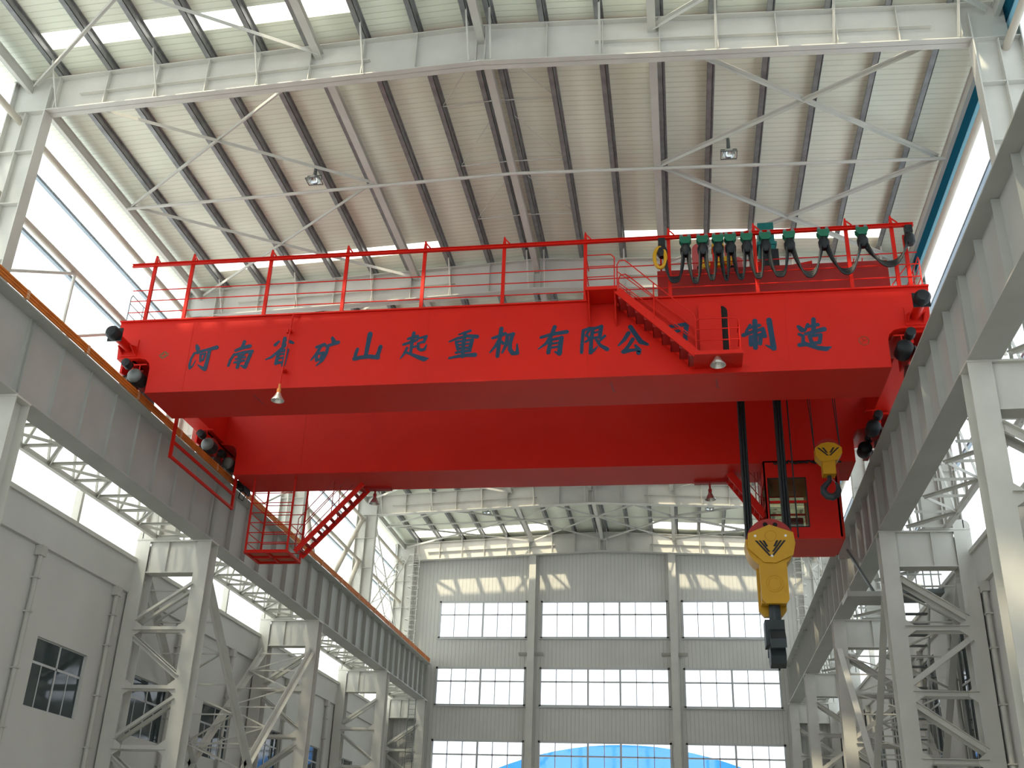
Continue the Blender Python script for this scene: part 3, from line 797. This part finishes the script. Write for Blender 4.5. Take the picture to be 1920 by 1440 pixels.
# end carriages with wheels and motors
for s in (-1, 1):
    m = MB()
    m.box(s * 11.15, s * 11.72, 28.5, 33.55, 15.75, 16.9)
    for a_, b_ in ((26.8, 28.6), (32.3, 35.2)):
        m.box(s * 11.25, s * 11.32, a_, b_, 15.3, 15.69); m.box(s * 11.6, s * 11.67, a_, b_, 15.3, 15.69); m.box(s * 11.25, s * 11.67, a_, b_, 15.62, 15.69)
    e = m.build('end_carriage', RED, crane)
    for yy in (27.1, 28.2, 32.7, 33.6, 34.7):
        MB().lathe([(.05, -.12), (.36, -.12), (.36, -.075), (.31, -.07), (.31, .07), (.36, .075), (.36, .12), (.05, .12)], (s * 11.45, yy, 14.975), 24, 'x').build('wheel', MOTOR, e, True)
    for yy in (26.5, 31.9, 33.7):
        mo = MB().lathe([(.05, 0), (.18, .02), (.22, .08), (.22, .50), (.18, .58), (.1, .60)], (s * 11.02, yy, 15.08), 18, 'y').build('drive_motor', BLACK, e, True)
        MB().lathe([(.02, -.05), (.12, -.045), (.19, -.01), (.225, .06), (.225, .09)], (s * 11.02, yy, 15.08), 18, 'y').build('motor_cowl', MOTOR if s < 0 else BLACK, mo, True)
        MB().lathe([(.03, 0), (.13, .02), (.14, .28), (.03, .3)], (s * 11.12, yy - .42, 15.30), 14, 'y').build('brake', BLACK, e, True)
        MB().box(s * 11.05, s * 11.22, yy + .55, yy + .95, 14.95, 15.5).build('gearbox', REDDK, e)
    for yy in (26.75, 31.75):
        m = MB(); m.bar((s * 10.8, yy, 15.52), (s * 11.25, yy, 15.52), .04, .04); m.bar((s * 11.0, yy, 15.52), (s * 11.0, yy, 15.25), .03, .03); m.bar((s * 10.8, yy, 15.52), (s * 10.8, yy + .4, 15.6), .03, .03)
        m.build('cable_bracket', RED, e)
    # buffers towards the camera
    m = MB(); m.tube((s * 11.4, YC, 16.02), (s * 11.4, 25.75, 16.02), .13, 16); m.box(s * 11.4 - .26, s * 11.4 + .26, YC - .03, YC, 15.76, 16.32)
    for dx in (-.2, .2): m.prism([(YC, 15.8), (YC - .35, 15.98), (YC, 16.1)], 'x', s * 11.4 + dx - .015, s * 11.4 + dx + .015)
    b = m.build('buffer', RED, crane, True)
    m = MB(); m.lathe([(.1, 0), (.2, 0), (.21, -.22), (.15, -.30), (.05, -.32)], (s * 11.4, 25.75, 16.02), 18, 'y'); m.box(s * 11.4 - .22, s * 11.4 + .22, 25.72, 25.76, 15.82, 16.24)
    m.build('buffer_pad', BLACK, b, True)

# posts, cable rail and handrails along the front edge
PXS = [-11.12, -9.87, -7.3, -4.86, -2.43, 0, 2.43, 4.86, 7.3, 9.87, 11.12]
for x in PXS:
    m = MB()
    m.bar((x, 26.68, 16.98), (x, 26.68, 19.05), .10, .08, (0, 1, 0))
    m.prism([(x - .05, 19.05), (x + .05, 19.05), (x + .02, 19.32), (x - .02, 19.32)], 'y', 26.64, 26.72)
    m.bar((x, 26.68, 19.28), (x + .16, 26.6, 19.05), .04, .04)
    m.build('cable_rail_post', RED, crane)
m = MB()
m.box(-11.85, 11.7, 26.54, 26.64, 18.9, 18.915); m.box(-11.85, 11.7, 26.54, 26.64, 18.99, 19.005); m.box(-11.85, 11.7, 26.585, 26.597, 18.915, 18.99)
m.build('cable_rail', RED, crane)
h = None
m = MB()
for z in (17.32, 17.72, 18.10): m.tube((-11.72, 26.70, z), (11.72, 26.70, z), .017, 6)
m.build("handrail", RED, crane)
for s in (-1, 1):
    m = MB()
    pts = [(s * 11.74, 26.7, 16.98), (s * 11.74, 26.7, 17.85), (s * 11.74, 26.78, 17.98), (s * 11.74, 28.35, 17.98), (s * 11.74, 28.35, 16.98)]
    m.path(pts, .018, 8)
    for z in (17.3, 17.65): m.tube((s * 11.74, 26.7, z), (s * 11.74, 28.35, z), .014, 6)
    m.tube((s * 11.74, 27.5, 16.98), (s * 11.74, 27.5, 17.98), .016, 6)
    m.build('end_handrail', HANDRAIL if s < 0 else RED, crane, True)
m = MB(); m.bar((11.45, 26.75, 17.0), (11.45, 26.75, 18.7), .1, .08, (0, 1, 0)); m.bar((10.95, 26.75, 17.1), (11.4, 26.75, 17.7), .03, .03)
m.build('cable_anchor_post', RED, crane)

# landing, stair and hatch platform on the front face
def rail_run(m, pts, r=.017):
    m.path(pts, r, 8)
t = None
m = MB(); m.box(2.5, 3.4, 25.8, 26.6, 16.84, 16.95)
m.prism([(26.6, 16.84), (25.85, 16.84), (26.6, 16.1)], 'x', 2.56, 2.6); m.prism([(26.6, 16.84), (25.85, 16.84), (26.6, 16.1)], 'x', 3.3, 3.34)
land = m.build('landing', RED, crane)
m = MB()
rail_run(m, [(2.53, 25.84, 16.95), (2.53, 25.84, 18.0), (3.22, 25.84, 18.0), (3.32, 25.84, 17.9), (3.32, 25.84, 16.95)])
for z in (17.28, 17.62): m.tube((2.53, 25.84, z), (3.32, 25.84, z), .015, 6)
rail_run(m, [(2.53, 25.84, 17.95), (2.53, 26.6, 17.95)]); m.tube((2.53, 25.84, 17.45), (2.53, 26.6, 17.45), .015, 6)
m.build('landing_rail', RED, land, True)
P0, P1 = Vector((3.4, 0, 16.80)), Vector((5.5, 0, 14.72))
m = MB()
for yy in (25.82, 26.52): m.bar((P0.x, yy, P0.z), (P1.x, yy, P1.z), .04, .22)
st = m.build('stair', RED, crane)
for i in range(9):
    u = (i + .6) / 9
    c = P0.lerp(P1, u)
    m = MB(); m.box(c.x - .12, c.x + .12, 25.85, 26.5, c.z - .13, c.z - .10)
    m.box(c.x - .125, c.x - .105, 25.85, 26.5, c.z - .13, c.z + .02)
    m.build('step', REDDK, st)
for yy in (25.8, 26.56):
    m = MB()
    rail_run(m, [(3.4, yy, 16.75), (3.4, yy, 17.62), (3.46, yy, 17.74), (3.60, yy, 17.76), (3.70, yy, 17.68), (5.45, yy, 15.92), (5.5, yy, 15.8), (5.5, yy, 14.72)])
    for d in (.35, .68): m.tube((3.42, yy, 17.68 - d + .05), (5.5, yy, 15.8 - d + .05), .014, 6)
    m.tube((4.4, yy, 15.85), (4.4, yy, 16.98), .018, 6)
    m.build('stair_rail', RED, st, True)
m = MB(); m.box(5.42, 6.72, 25.78, 26.65, 14.68, 14.79)
plat = m.build('hatch_platform', RED, crane)
m = MB()
rail_run(m, [(5.5, 25.82, 14.79), (5.5, 25.82, 15.7), (5.58, 25.82, 15.78), (6.55, 25.82, 15.78), (6.66, 25.82, 15.7), (6.66, 25.82, 14.79)])
for z in (15.12, 15.46): m.tube((5.5, 25.82, z), (6.66, 25.82, z), .015, 6)
m.tube((6.38, 25.82, 14.79), (6.38, 25.82, 15.78), .018, 6)
rail_run(m, [(6.66, 25.82, 15.74), (6.66, 26.6, 15.74)]); m.tube((6.66, 25.82, 15.3), (6.66, 26.6, 15.3), .015, 6)
m.build('platform_rail', RED, plat, True)

# floodlights
def flood(x, y, z, r, stem, col, lab):
    m = MB(); m.lathe([(.035, z + .30), (.035, stem)], (x, y, 0), 10); m.lathe([(.06, z + .22), (.065, z + .36), (.03, z + .40)], (x, y, 0), 12)
    f = m.build('floodlight', col, crane, True, None)
    tag(f, lab)
    m = MB(); m.lathe([(r, z), (r * .98, z + .03), (r * .55, z + .15), (.07, z + .24), (.055, z + .24), (r * .5, z + .14), (r * .93, z + .02), (r * .97, z + .002), (r, z)], (x, y, 0), 20, 'z', False)
    m.build('shade', SILVER, f, True)
    MB().lathe([(.03, z + .18), (.06, z + .12), (.05, z + .05), (.02, z + .02)], (x, y, 0), 10).build('bulb', WHITE, f, True)
flood(-6.36, 26.42, 14.02, .19, 14.55, paint('primer orange', (0.6, 0.2, 0.05)), 'left floodlight on the front girder')
flood(6.05, 25.95, 14.42, .21, 14.70, ORANGE, 'right floodlight under the hatch platform')
flood(-5.87, 35.15, 13.93, .19, 14.52, REDDK, 'left floodlight under the rear girder')
flood(5.99, 35.15, 13.86, .19, 14.52, REDDK, 'right floodlight under the rear girder')
m = MB(); m.tube((-6.28, 26.5, 16.9), (-6.36, 26.42, 14.5), .025, 8); m.bar((-6.28, 26.5, 16.85), (-6.1, YC, 16.9), .04, .04)
for z in (16.35, 15.05): m.bar((-6.3, 26.46, z), (-6.3, YC, z), .05, .06); m.box(-6.42, -6.36, 26.5, 26.6, z - .06, z + .06)
m.build('conduit', RED, gf, True)
for xa, xb in ((-6.46, -5.27), (5.47, 6.61)):
    MB().box(xa, xb, 35.05, 35.28, 14.44, 14.52).build('lamp_bracket', REDDK, crane)

# guard frame hanging over the left conductor bars
m = MB()
m.bar((-10.85, 29.25, 15.2), (-10.85, 29.25, 13.5), .09, .09, (0, 1, 0)); m.bar((-10.85, 34.3, 15.2), (-10.85, 34.3, 13.5), .09, .09, (0, 1, 0))
for z in (13.55, 14.05): m.bar((-10.85, 29.25, z), (-10.85, 34.3, z), .08, .08)
m.bar((-10.85, 29.25, 15.2), (-10.6, 29.25, 15.2), .08, .08)
m.bar((-10.85, 34.3, 15.2), (-10.6, 34.3, 15.2), .08, .08)
m.build('conductor_guard', RED, crane)
m = MB()
for dz in (0, .12, .24): m.box(-10.98, -10.6, 34.7, 35.1, 14.45 + dz, 14.52 + dz)
m.box(-10.7, -10.62, 34.6, 35.2, 14.3, 14.9); m.path([(-10.8, 34.75, 14.4), (-10.85, 34.75, 14.1), (-10.7, 34.8, 14.0), (-10.6, 34.8, 14.3)], .02, 6)
m.build('current_collector', BLACK, crane)

# inspection cage and its stair below the rear girder
X0c, X1c, Y0c, Y1c = -9.93, -8.43, 33.9, 35.25
m = MB(); m.box(X0c, X1c, Y0c, Y1c, 11.86, 11.90); 
for yy in (Y0c, (Y0c + Y1c) / 2, Y1c): m.box(X0c - .03, X1c + .03, yy - .05, yy + .05, 11.78, 11.86)
for xx in (X0c, (X0c + X1c) / 2, X1c): m.box(xx - .05, xx + .05, Y0c, Y1c, 11.78, 11.86)
cage = m.build('inspection_cage', RED, crane)
MB().box(X0c + .05, X1c - .05, Y0c + .05, Y1c - .05, 11.852, 11.858).build('cage_floor', paint('faded floor plate', (0.45, .13, .08)), cage)
for xx in (X0c, X1c):
    for yy in (Y0c, Y1c): MB().bar((xx, yy, 11.86), (xx, yy, 14.52), .06, .06, (0, 1, 0)).build('post', RED, cage)
for z in [12.15 + .36 * i for i in range(6)]:
    m = MB()
    m.tube((X0c, Y0c, z), (X1c, Y0c, z), .017, 6); m.tube((X0c, Y1c, z), (X1c, Y1c, z), .017, 6); m.tube((X0c, Y0c, z), (X0c, Y1c, z), .017, 6)
    m.build('rail_hoop', RED, cage)
MB().tube((-8.43, Y0c, 12.8), (-8.43, Y1c, 12.8), .017, 6).build('gate_bar', RED, cage)
Q0, Q1 = Vector((-6.0, 0, 14.30)), Vector((-8.2, 0, 11.86))
m = MB()
for yy in (34.05, 34.75): m.bar((Q0.x, yy, Q0.z), (Q1.x, yy, Q1.z), .05, .17)
cs = m.build('cage_stair', RED, crane)
for i in range(11):
    c = Q0.lerp(Q1, (i + .5) / 11)
    MB().bar((c.x, 34.07, c.z), (c.x, 34.73, c.z), .13, .035, (0, 0, 1)).build('step', REDDK, cs)
for yy in (34.05, 34.75):
    m = MB()
    m.path([(-6.6, yy, 14.5), (-8.12, yy, 12.72), (-8.22, yy, 12.45), (-8.22, yy, 11.9)], .016, 6); m.path([(-7.0, yy, 14.5), (-8.2, yy, 13.05), (-8.2, yy, 11.9)], .016, 6)
    m.tube((-7.05, yy, 13.2), (-7.05, yy, 14.45), .016, 6)
    m.build('stair_rail', REDDK, cs, True)

# operator's cab below the rear girder
CX0, CX1, CY0, CY1, CZ0, CZ1 = 7.66, 10.05, 33.3, 35.35, 11.93, 14.5
m = MB()
wx0, wx1, wz0, wz1 = 7.76, 8.98, 12.25, 13.92
m.box(CX0, wx0, CY0, CY0 + .06, CZ0, CZ1); m.box(wx1, CX1 - .1, CY0, CY0 + .06, CZ0, CZ1)
m.box(wx0, wx1, CY0, CY0 + .06, CZ0, wz0); m.box(wx0, wx1, CY0, CY0 + .06, wz1, CZ1); m.box(wx0, wx1, CY0, CY0 + .06, 13.06, 13.14)
m.box(CX0, CX1 - .1, CY0, CY1, CZ0 - .06, CZ0); m.box(CX0, CX1, CY0, CY1, CZ1 - .05, CZ1)
m.prism([(CX1 - .1, CY0), (CX1, CY0 + .15), (CX1, CY1 - .15), (CX1 - .1, CY1), (CX1 - .16, CY1), (CX1 - .16, CY0)], 'z', CZ0, CZ1)
# back and left sides: frames round more glass
for (a, b) in ((CX0, 7.9), (8.5, 8.62), (9.1, CX1)): m.box(a, b, CY1 - .06, CY1, CZ0, CZ1)
for (a, b) in ((CZ0, 12.6), (13.3, 13.36), (13.95, CZ1)): m.box(CX0, CX1, CY1 - .06, CY1, a, b)
for (a, b) in ((CY0, CY0 + .1), (CY1 - .15, CY1)): m.box(CX0, CX0 + .05, a, b, CZ0, CZ1)
for (a, b) in ((CZ0, wz0), (13.06, 13.14), (wz1, CZ1)): m.box(CX0, CX0 + .05, CY0, CY1, a, b)
cab = m.build('operator_cab', RED, crane)
MB().box(wx0, wx1, CY0 + .02, CY0 + .03, wz0, wz1).build('front_pane', CABPANE, cab)
MB().box(CX0 + .02, CX0 + .03, CY0 + .1, CY1 - .15, wz0, wz1).build('side_pane', CABPANE, cab)
MB().box(7.9, 9.1, CY1 - .035, CY1 - .025, 12.6, 13.95).build('rear_pane', CABPANE, cab)
m = MB()
for a, b, c, d in ((wx0, wx1, wz1 - .03, wz1), (wx0, wx1, wz0, wz0 + .03), (wx0, wx0 + .03, wz0, wz1), (wx1 - .03, wx1, wz0, wz1)): m.box(a, b, CY0 - .012, CY0, c, d)
m.build('window_seal', BLACK, cab)
LINING = paint('cab lining', (0.50, 0.46, 0.34), 0.7)
m = MB(); m.box(7.75, 9.8, CY0 + .1, CY1 - .08, 14.40, 14.44); m.box(7.75, 9.8, CY1 - .085, CY1 - .065, 13.97, 14.40); m.box(9.12, 9.8, CY1 - .085, CY1 - .065, 12.0, 13.97); m.box(9.8, 9.83, CY0 + .1, CY1 - .08, 12.0, 14.4)
m.build('cab_lining', LINING, cab)
m = MB(); m.box(8.5, 9.0, 34.2, 34.7, 12.0, 12.5); m.box(8.55, 8.95, 34.65, 34.75, 12.5, 13.0)
m.build('operator_seat', BLACK, cab)
m = MB(); m.bar((6.62, 34.3, 14.5), (7.72, 34.3, 12.95), .05, .24); m.bar((6.62, 35.0, 14.5), (7.72, 35.0, 12.95), .05, .24)
for i in range(7):
    c = Vector((6.62, 0, 14.45)).lerp(Vector((7.72, 0, 12.95)), (i + .5) / 7); m.box(c.x - .1, c.x + .1, 34.3, 35.0, c.z - .02, c.z + .02)
cst = m.build('cab_stair', RED, crane)
m = MB()
for d in (0, .35): m.tube((6.95 + d, 34.32, 14.5), (7.75, 34.32, 13.4 + d * 1.3), .016, 6)
for xx in (7.45, 7.55, 7.66): m.tube((xx, 34.32, 13.1), (xx, 34.32, 14.5), .016, 6)
m.build('stair_rail', REDDK, cst)
m = MB()
for i in range(10):
    a = 8.0 + .21 * i
    m.path([(a, 33.25, 14.42), (a + .05, 33.22, 14.36 + .05 * (i % 3)), (a + .15, 33.24, 14.42), (a + .24, 33.25, 14.40)], .035, 6)
m.build('cable_bundle', BLACK, cab, True)

# ------------------------------------------------------------------ hoist trolley on top of the girders
tr = thing('hoist_trolley', 'dark red hoist trolley with machinery riding on top of the crane', 'trolley', (7.8, 31, 16.98), None)
m = MB()
m.box(4.5, 11.05, 27.4, 27.7, 17.45, 18.32); m.box(4.5, 11.05, 34.2, 34.5, 17.45, 18.32)
m.box(4.5, 4.8, 27.7, 34.2, 17.45, 18.3); m.box(10.75, 11.05, 27.7, 34.2, 17.45, 18.3); m.box(8.6, 8.8, 27.7, 34.2, 17.6, 18.3)
m.box(4.5, 11.05, 27.7, 30.3, 18.22, 18.3); m.box(4.5, 11.05, 31.8, 34.2, 18.22, 18.3)
m.build('trolley_frame', REDDK, tr)
for x in (5.2, 10.4):
    for yy in (28.0, 34.1):
        MB().lathe([(.05, -.1), (.3, -.1), (.3, -.06), (.26, -.05), (.26, .05), (.3, .06), (.3, .1), (.05, .1)], (x, yy, 17.30), 20, 'y').build('wheel', MOTOR, tr, True)
m = MB(); m.box(6.5, 8.6, 30.3, 31.8, 18.1, 18.4); m.box(8.9, 10.1, 30.3, 31.8, 18.1, 18.4)
m.build('rope_anchor_beam', REDDK, tr)
MB().box(4.0, 11.5, 27.97, 28.03, 16.985, 17.02).build('skid_strip', MOTOR, gf)
MB().box(4.0, 11.5, 34.07, 34.13, 16.985, 17.02).build('skid_strip', MOTOR, gr)
def cheek(x, w, z1, mat):
    m = MB(); m.prism([(x - w * .35, 18.3), (x + w * .35, 18.3), (x + w * .5, z1 - .5)] + [(x + w / 2 * math.cos(a), z1 - w / 2 + w / 2 * math.sin(a)) for a in [math.pi * i / 10 for i in range(11)]] + [(x - w * .5, z1 - .5)], 'y', 30.0, 30.1)
    c = m.build('sheave_cheek', mat, tr)
    m = MB(); m.lathe([(.01, -.02), (.10, -.02), (.10, 0), (.01, 0)], (x, 30.0, z1 - .95), 14, 'y'); m.build('pin_hole_shade', HOLE_SHADE, c)  # disc on the solid cheek, hole shade painted as near-black
cheek(5.85, .48, 20.9, PINK); cheek(6.82, .34, 20.85, PINK); cheek(7.05, .30, 20.3, PINK)
m = MB(); m.lathe([(.05, -1.3), (.5, -1.3), (.5, -1.22), (.42, -1.2), (.42, 1.2), (.5, 1.22), (.5, 1.3), (.05, 1.3)], (7.0, 32.2, 19.2), 24, 'x')
m.build('rope_drum', RED, tr, True)
m = MB(); m.box(6.25, 6.55, 29.6, 29.9, 18.3, 20.5); m.box(6.15, 6.65, 29.55, 29.95, 19.1, 19.9)
m.build('gear_pedestal', RED, tr)
MB().prism([(6.22, 20.42), (6.62, 20.42), (6.56, 20.68), (6.28, 20.68)], 'y', 29.5, 29.95).build('brake_cover', YELLOW, tr)
for x, z in ((6.0, 19.75), (6.42, 19.8), (6.7, 19.85)):
    MB().lathe([(.04, -.1), (.15, -.1), (.17, 0), (.15, .1), (.04, .1)], (x, 29.5, z), 14, 'y').build('brake_drum', YELLOW, tr, True)
m = MB(); m.box(7.72, 8.22, 29.7, 30.3, 20.2, 21.35); m.box(7.66, 8.28, 29.65, 30.35, 20.5, 20.6); m.prism([(7.72, 20.2), (8.22, 20.2), (8.32, 19.9), (7.7, 19.9)], 'y', 29.7, 30.3)
m.build('thruster_motor', TEAL, tr)
m = MB(); m.box(7.4, 8.05, 29.7, 30.4, 18.3, 19.9); m.box(8.15, 8.28, 29.6, 30.4, 18.3, 20.0)
m.build('gearbox', RED, tr)
MB().box(7.75, 8.3, 29.55, 29.7, 19.55, 20.25).build('coupling_guard', BLACK, tr)
m = MB(); m.prism([(8.75, 18.3), (8.75, 18.62), (9.05, 18.78), (10.45, 18.80), (10.55, 18.7), (10.55, 18.3)], 'y', 28.3, 29.4)
m.build('motor_cover', GREEN, tr)
m = MB(); m.prism([(7.9, 18.3), (9.0, 18.3), (9.0, 18.55), (8.3, 18.42)], 'y', 27.6, 28.2); m.build('deck_plate', RED, tr)
for x in (10.3, 10.55):
    MB().bar((x, 29, 18.3), (x + .15, 29, 19.4), .03, .03).build('stanchion', RED, tr)
m = MB(); m.bar((4.62, 27.5, 18.3), (4.62, 27.0, 18.75), .05, .05); m.bar((4.8, 27.5, 18.3), (4.8, 27.0, 18.75), .05, .05)
m.build('towing_arm', RED, tr)

# ------------------------------------------------------------------ cable trolleys under the rail
FX = [4.66, 5.34, 5.83, 6.27, 6.62, 7.08, 7.60, 8.27, 9.22, 10.28, 11.55]
LOW = [17.42, 17.36, 17.44, 17.40, 17.42, 17.42, 17.45, 17.38, 17.42, 17.60]
for i, x in enumerate(FX):
    end = i in (0, len(FX) - 1)
    lab = 'teal cable trolley with hanging black cables, %s from the left' % NTH[i - 1] if not end else ('dark towing clamp with yellow hose at the left end of the hanging cables' if i == 0 else 'dark end clamp of the hanging cables at the right end of the rail')
    t = thing('cable_trolley', lab, 'cable trolley', (x, 26.59, 18.3), 'hanging cable trolleys')
    if not end:
        m = MB(); m.prism([(x - .17, 18.89), (x + .17, 18.89), (x + .17, 18.78), (x + .10, 18.66), (x - .10, 18.66), (x - .17, 18.78)], 'y', 26.48, 26.51)
        m.prism([(x - .17, 18.89), (x + .17, 18.89), (x + .17, 18.78), (x + .10, 18.66), (x - .10, 18.66), (x - .17, 18.78)], 'y', 26.67, 26.70)
        m.box(x - .1, x + .1, 26.5, 26.68, 18.66, 18.70)
        m.build('carriage', GREEN, t)
        for dx in (-.11, .11):
            MB().lathe([(.02, -.07), (.05, -.07), (.05, .07), (.02, .07)], (x + dx, 26.59, 18.94), 10, 'y').build('roller', MOTOR, t, True)
    else:
        MB().box(x - .1, x + .1, 26.5, 26.68, 18.66, 18.9).build('carriage', BLACK, t)
    m = MB(); m.lathe([(.09, 18.28), (.15, 18.36), (.16, 18.52), (.10, 18.66)], (x, 26.59, 0), 12)
    m.build('cable_clamp', BLACK, t, True)
    if i < len(FX) - 1:
        xb = FX[i + 1]
        for j in range(4):
            dy = -.10 + .055 * j; w = .10 - .02 * j
            a, b = x + w, xb - w
            z0 = 18.36
            zl = LOW[i] - .05 + .085 * j
            n = 16; pts = []
            for q in range(n + 1):
                u = q / n; k = abs(2 * u - 1)
                pts.append((a + (b - a) * u, 26.59 + dy, zl + (z0 - zl) * k ** 2.3 if xb - x > .9 else zl + (z0 - zl) * k ** 4.0))
            MB().path(pts, .029, 8).build('cable', BLACK, t, True)
    if i == 0:
        m = MB(); m.path([(x - .06 + .16 * math.cos(a), 26.5, 18.22 + .34 * math.sin(a)) for a in [2 * math.pi * k / 20 for k in range(20)]], .055, 8, True)
        m.build('hose_loop', YELLOW, t, True)

# ------------------------------------------------------------------ main hook block
hx, hy = 7.48, 31.0
hk = thing('main_hook_block', 'large yellow hook block with chevrons hanging on thick ropes', 'hook block', (hx, hy, 7.4))
MB().lathe([(.1, -.26), (.68, -.26), (.68, -.20), (.60, -.16), (.60, .16), (.68, .20), (.68, .26), (.1, .26)], (hx + .02, hy, 11.02), 30, 'y').build('sheave', REDDK, hk, True)
m = MB()
for a in (1.25, 1.8): m.lathe([(.01, -.005), (.07, -.005), (.07, 0), (.01, 0)], (hx + .02 + .52 * math.cos(a), hy - .262, 11.02 + .52 * math.sin(a)), 12, 'y')
m.build('sheave_hole_shade', HOLE_SHADE, hk)  # flat discs on the sheave, the shade in its holes painted on
# sheave housing: rounded drum below a raised six-sided cover
m = MB()
m.prism([(hx + .70 * math.cos(a), 10.98 + .80 * math.sin(a)) for a in [math.radians(v) for v in range(175, 366, 10)]], 'y', hy - .36, hy + .42)
housing = m.build('sheave_housing', YELLOW, hk, True)
m = MB(); m.prism([(hx - .62, 11.20), (hx, 11.46), (hx + .66, 11.22), (hx + .70, 10.9), (hx + .62, 10.55), (hx + .12, 10.32), (hx - .22, 10.34), (hx - .66, 10.78)], 'y', hy - .46, hy - .36)
m.build('cover_plate', YELLOW, housing)
m = MB()
for s in (-1, 1):
    for i, (tx, bx, bz) in enumerate(((.44, .03, 10.52), (.335, .05, 10.64), (.23, .10, 10.80))):
        m.prism([(hx + s * tx, 10.98), (hx + s * (tx - .065), 10.98), (hx + s * (bx - .03), bz), (hx + s * (bx + .035), bz)], 'y', hy - .468, hy - .46)
m.build('chevron_emblem', BLACK, housing)
m = MB()
for dx, dz in ((-.42, 11.12), (.44, 11.12), (.02, 10.52)): m.lathe([(.01, -.012), (.035, -.012), (.04, 0), (.01, 0)], (hx + dx, hy - .46, dz), 10, 'y')
m.build('bolt', WHITE, housing)
m = MB(); m.path([(hx + .02 + .16 * math.cos(a), hy - .462, 11.12 + .16 * math.sin(a)) for a in [2 * math.pi * i / 20 for i in range(20)]], .012, 6, True)
m.build('axle_ring', YELLOW, housing, True)
m = MB()
m.prism([(hx - .36, 10.6), (hx + .42, 10.6), (hx + .42, 9.28), (hx + .34, 9.16), (hx - .22, 9.16), (hx - .34, 9.3)], 'y', hy - .40, hy - .22)
m.prism([(hx - .40, 10.5), (hx + .38, 10.5), (hx + .38, 9.1), (hx + .24, 8.92), (hx - .26, 8.92), (hx - .40, 9.1)], 'y', hy + .2, hy + .40)
low = m.build('hook_housing', YELLOW, hk)
MB().box(hx - .34, hx + .36, hy - .22, hy + .2, 9.2, 9.6).build('crosshead', YELLOW, low)
m = MB()
for r in (.24, .17): m.path([(hx + .04 + r * math.cos(a), hy - .402, 9.72 + r * math.sin(a)) for a in [2 * math.pi * i / 24 for i in range(24)]], .01, 6, True)
m.build('bearing_ring', YELLOW, low, True)
m = MB(); m.lathe([(.10, 9.25), (.16, 9.2), (.17, 8.7), (.22, 8.5)], (hx + .02, hy, 0), 16)
# ram's-horn hook seen edge-on: the two prongs lie fore and aft
prof = [(-.12, 8.75), (-.2, 8.5), (-.5, 8.35), (-.72, 8.1), (-.74, 7.85), (-.6, 8.0), (-.42, 8.05), (-.3, 7.9), (-.42, 7.7), (-.3, 7.5), (0, 7.42), (.3, 7.5), (.42, 7.7), (.3, 7.9), (.42, 8.05), (.6, 8.0), (.74, 7.85), (.72, 8.1), (.5, 8.35), (.2, 8.5), (.12, 8.75)]
m.prism([(hy + a, b) for a, b in prof], 'x', hx - .20, hx + .22)
m.box(hx - .30, hx + .24, hy - .3, hy + .3, 8.0, 8.72)
m.build('hook', DARK, hk)
for cx, n in ((6.92, 3), (8.02, 3)):
    for j in range(n):
        for dy in (-.14, .0, .14):
            MB().tube((cx - .075 + .075 * j, hy + dy, 11.0), (cx - .075 + .075 * j, hy + dy, 18.25), .036, 8).build('wire_rope', BLACK, hk, True)
MB().tube((8.33, hy, 11.2), (8.33, hy, 18.25), .022, 8).build('wire_rope', BLACK, hk, True)

# auxiliary hook block
ax, ay = 9.47, 31.5
ak = thing('auxiliary_hook_block', 'small yellow hook block with grey hook hanging right of the large one', 'hook block', (ax, ay, 12.6))
MB().lathe([(.05, -.13), (.40, -.13), (.36, -.08), (.36, .08), (.40, .13), (.05, .13)], (ax, ay, 14.06), 24, 'y').build('sheave', REDDK, ak, True)
m = MB(); m.prism([(ax - .39, 14.12), (ax - .2, 14.26), (ax, 14.30), (ax + .2, 14.27), (ax + .40, 14.12), (ax + .40, 13.95), (ax + .25, 13.72), (ax - .22, 13.66), (ax - .38, 13.85)], 'y', ay - .22, ay + .2)
hs = m.build('sheave_housing', YELLOW, ak)
m = MB()
for s in (-1, 1):
    for i in range(2):
        m.prism([(ax + s * (.33 - .14 * i), 14.12), (ax + s * (.27 - .14 * i), 14.12), (ax + s * (.0 + .02 * i), 13.86 + .09 * i), (ax + s * (.06 + .02 * i), 13.86 + .09 * i)], 'y', ay - .226, ay - .22)
m.build('chevron_emblem', BLACK, hs)
MB().box(ax - .21, ax + .17, ay - .2, ay + .18, 13.28, 13.75).build('hook_housing', YELLOW, ak)
hxp = [(ax - .02, 13.3), (ax - .02, 13.12), (ax - .12, 13.02), (ax - .22, 12.9), (ax - .22, 12.75), (ax - .12, 12.63), (ax + .02, 12.60), (ax + .16, 12.68), (ax + .22, 12.82), (ax + .20, 12.98), (ax + .15, 13.06)]
m = MB(); m.path([(p[0], ay, p[1]) for p in hxp], [.06, .07, .085, .10, .11, .115, .115, .105, .085, .06, .03], 10)
m.build('hook', DARK, ak, True)
m = MB(); m.bar((ax + .02, ay, 13.22), (ax + .17, ay, 13.04), .03, .02); m.build('safety_latch', GALV, ak)
for x0, x1 in ((ax - .38, ax - .40), (ax - .38, ax - .55), (ax + .38, ax + .36), (ax + .38, ax + .2)):
    MB().tube((x0, ay, 14.1), (x1, ay, 18.25), .014, 8).build('wire_rope', BLACK, ak, True)
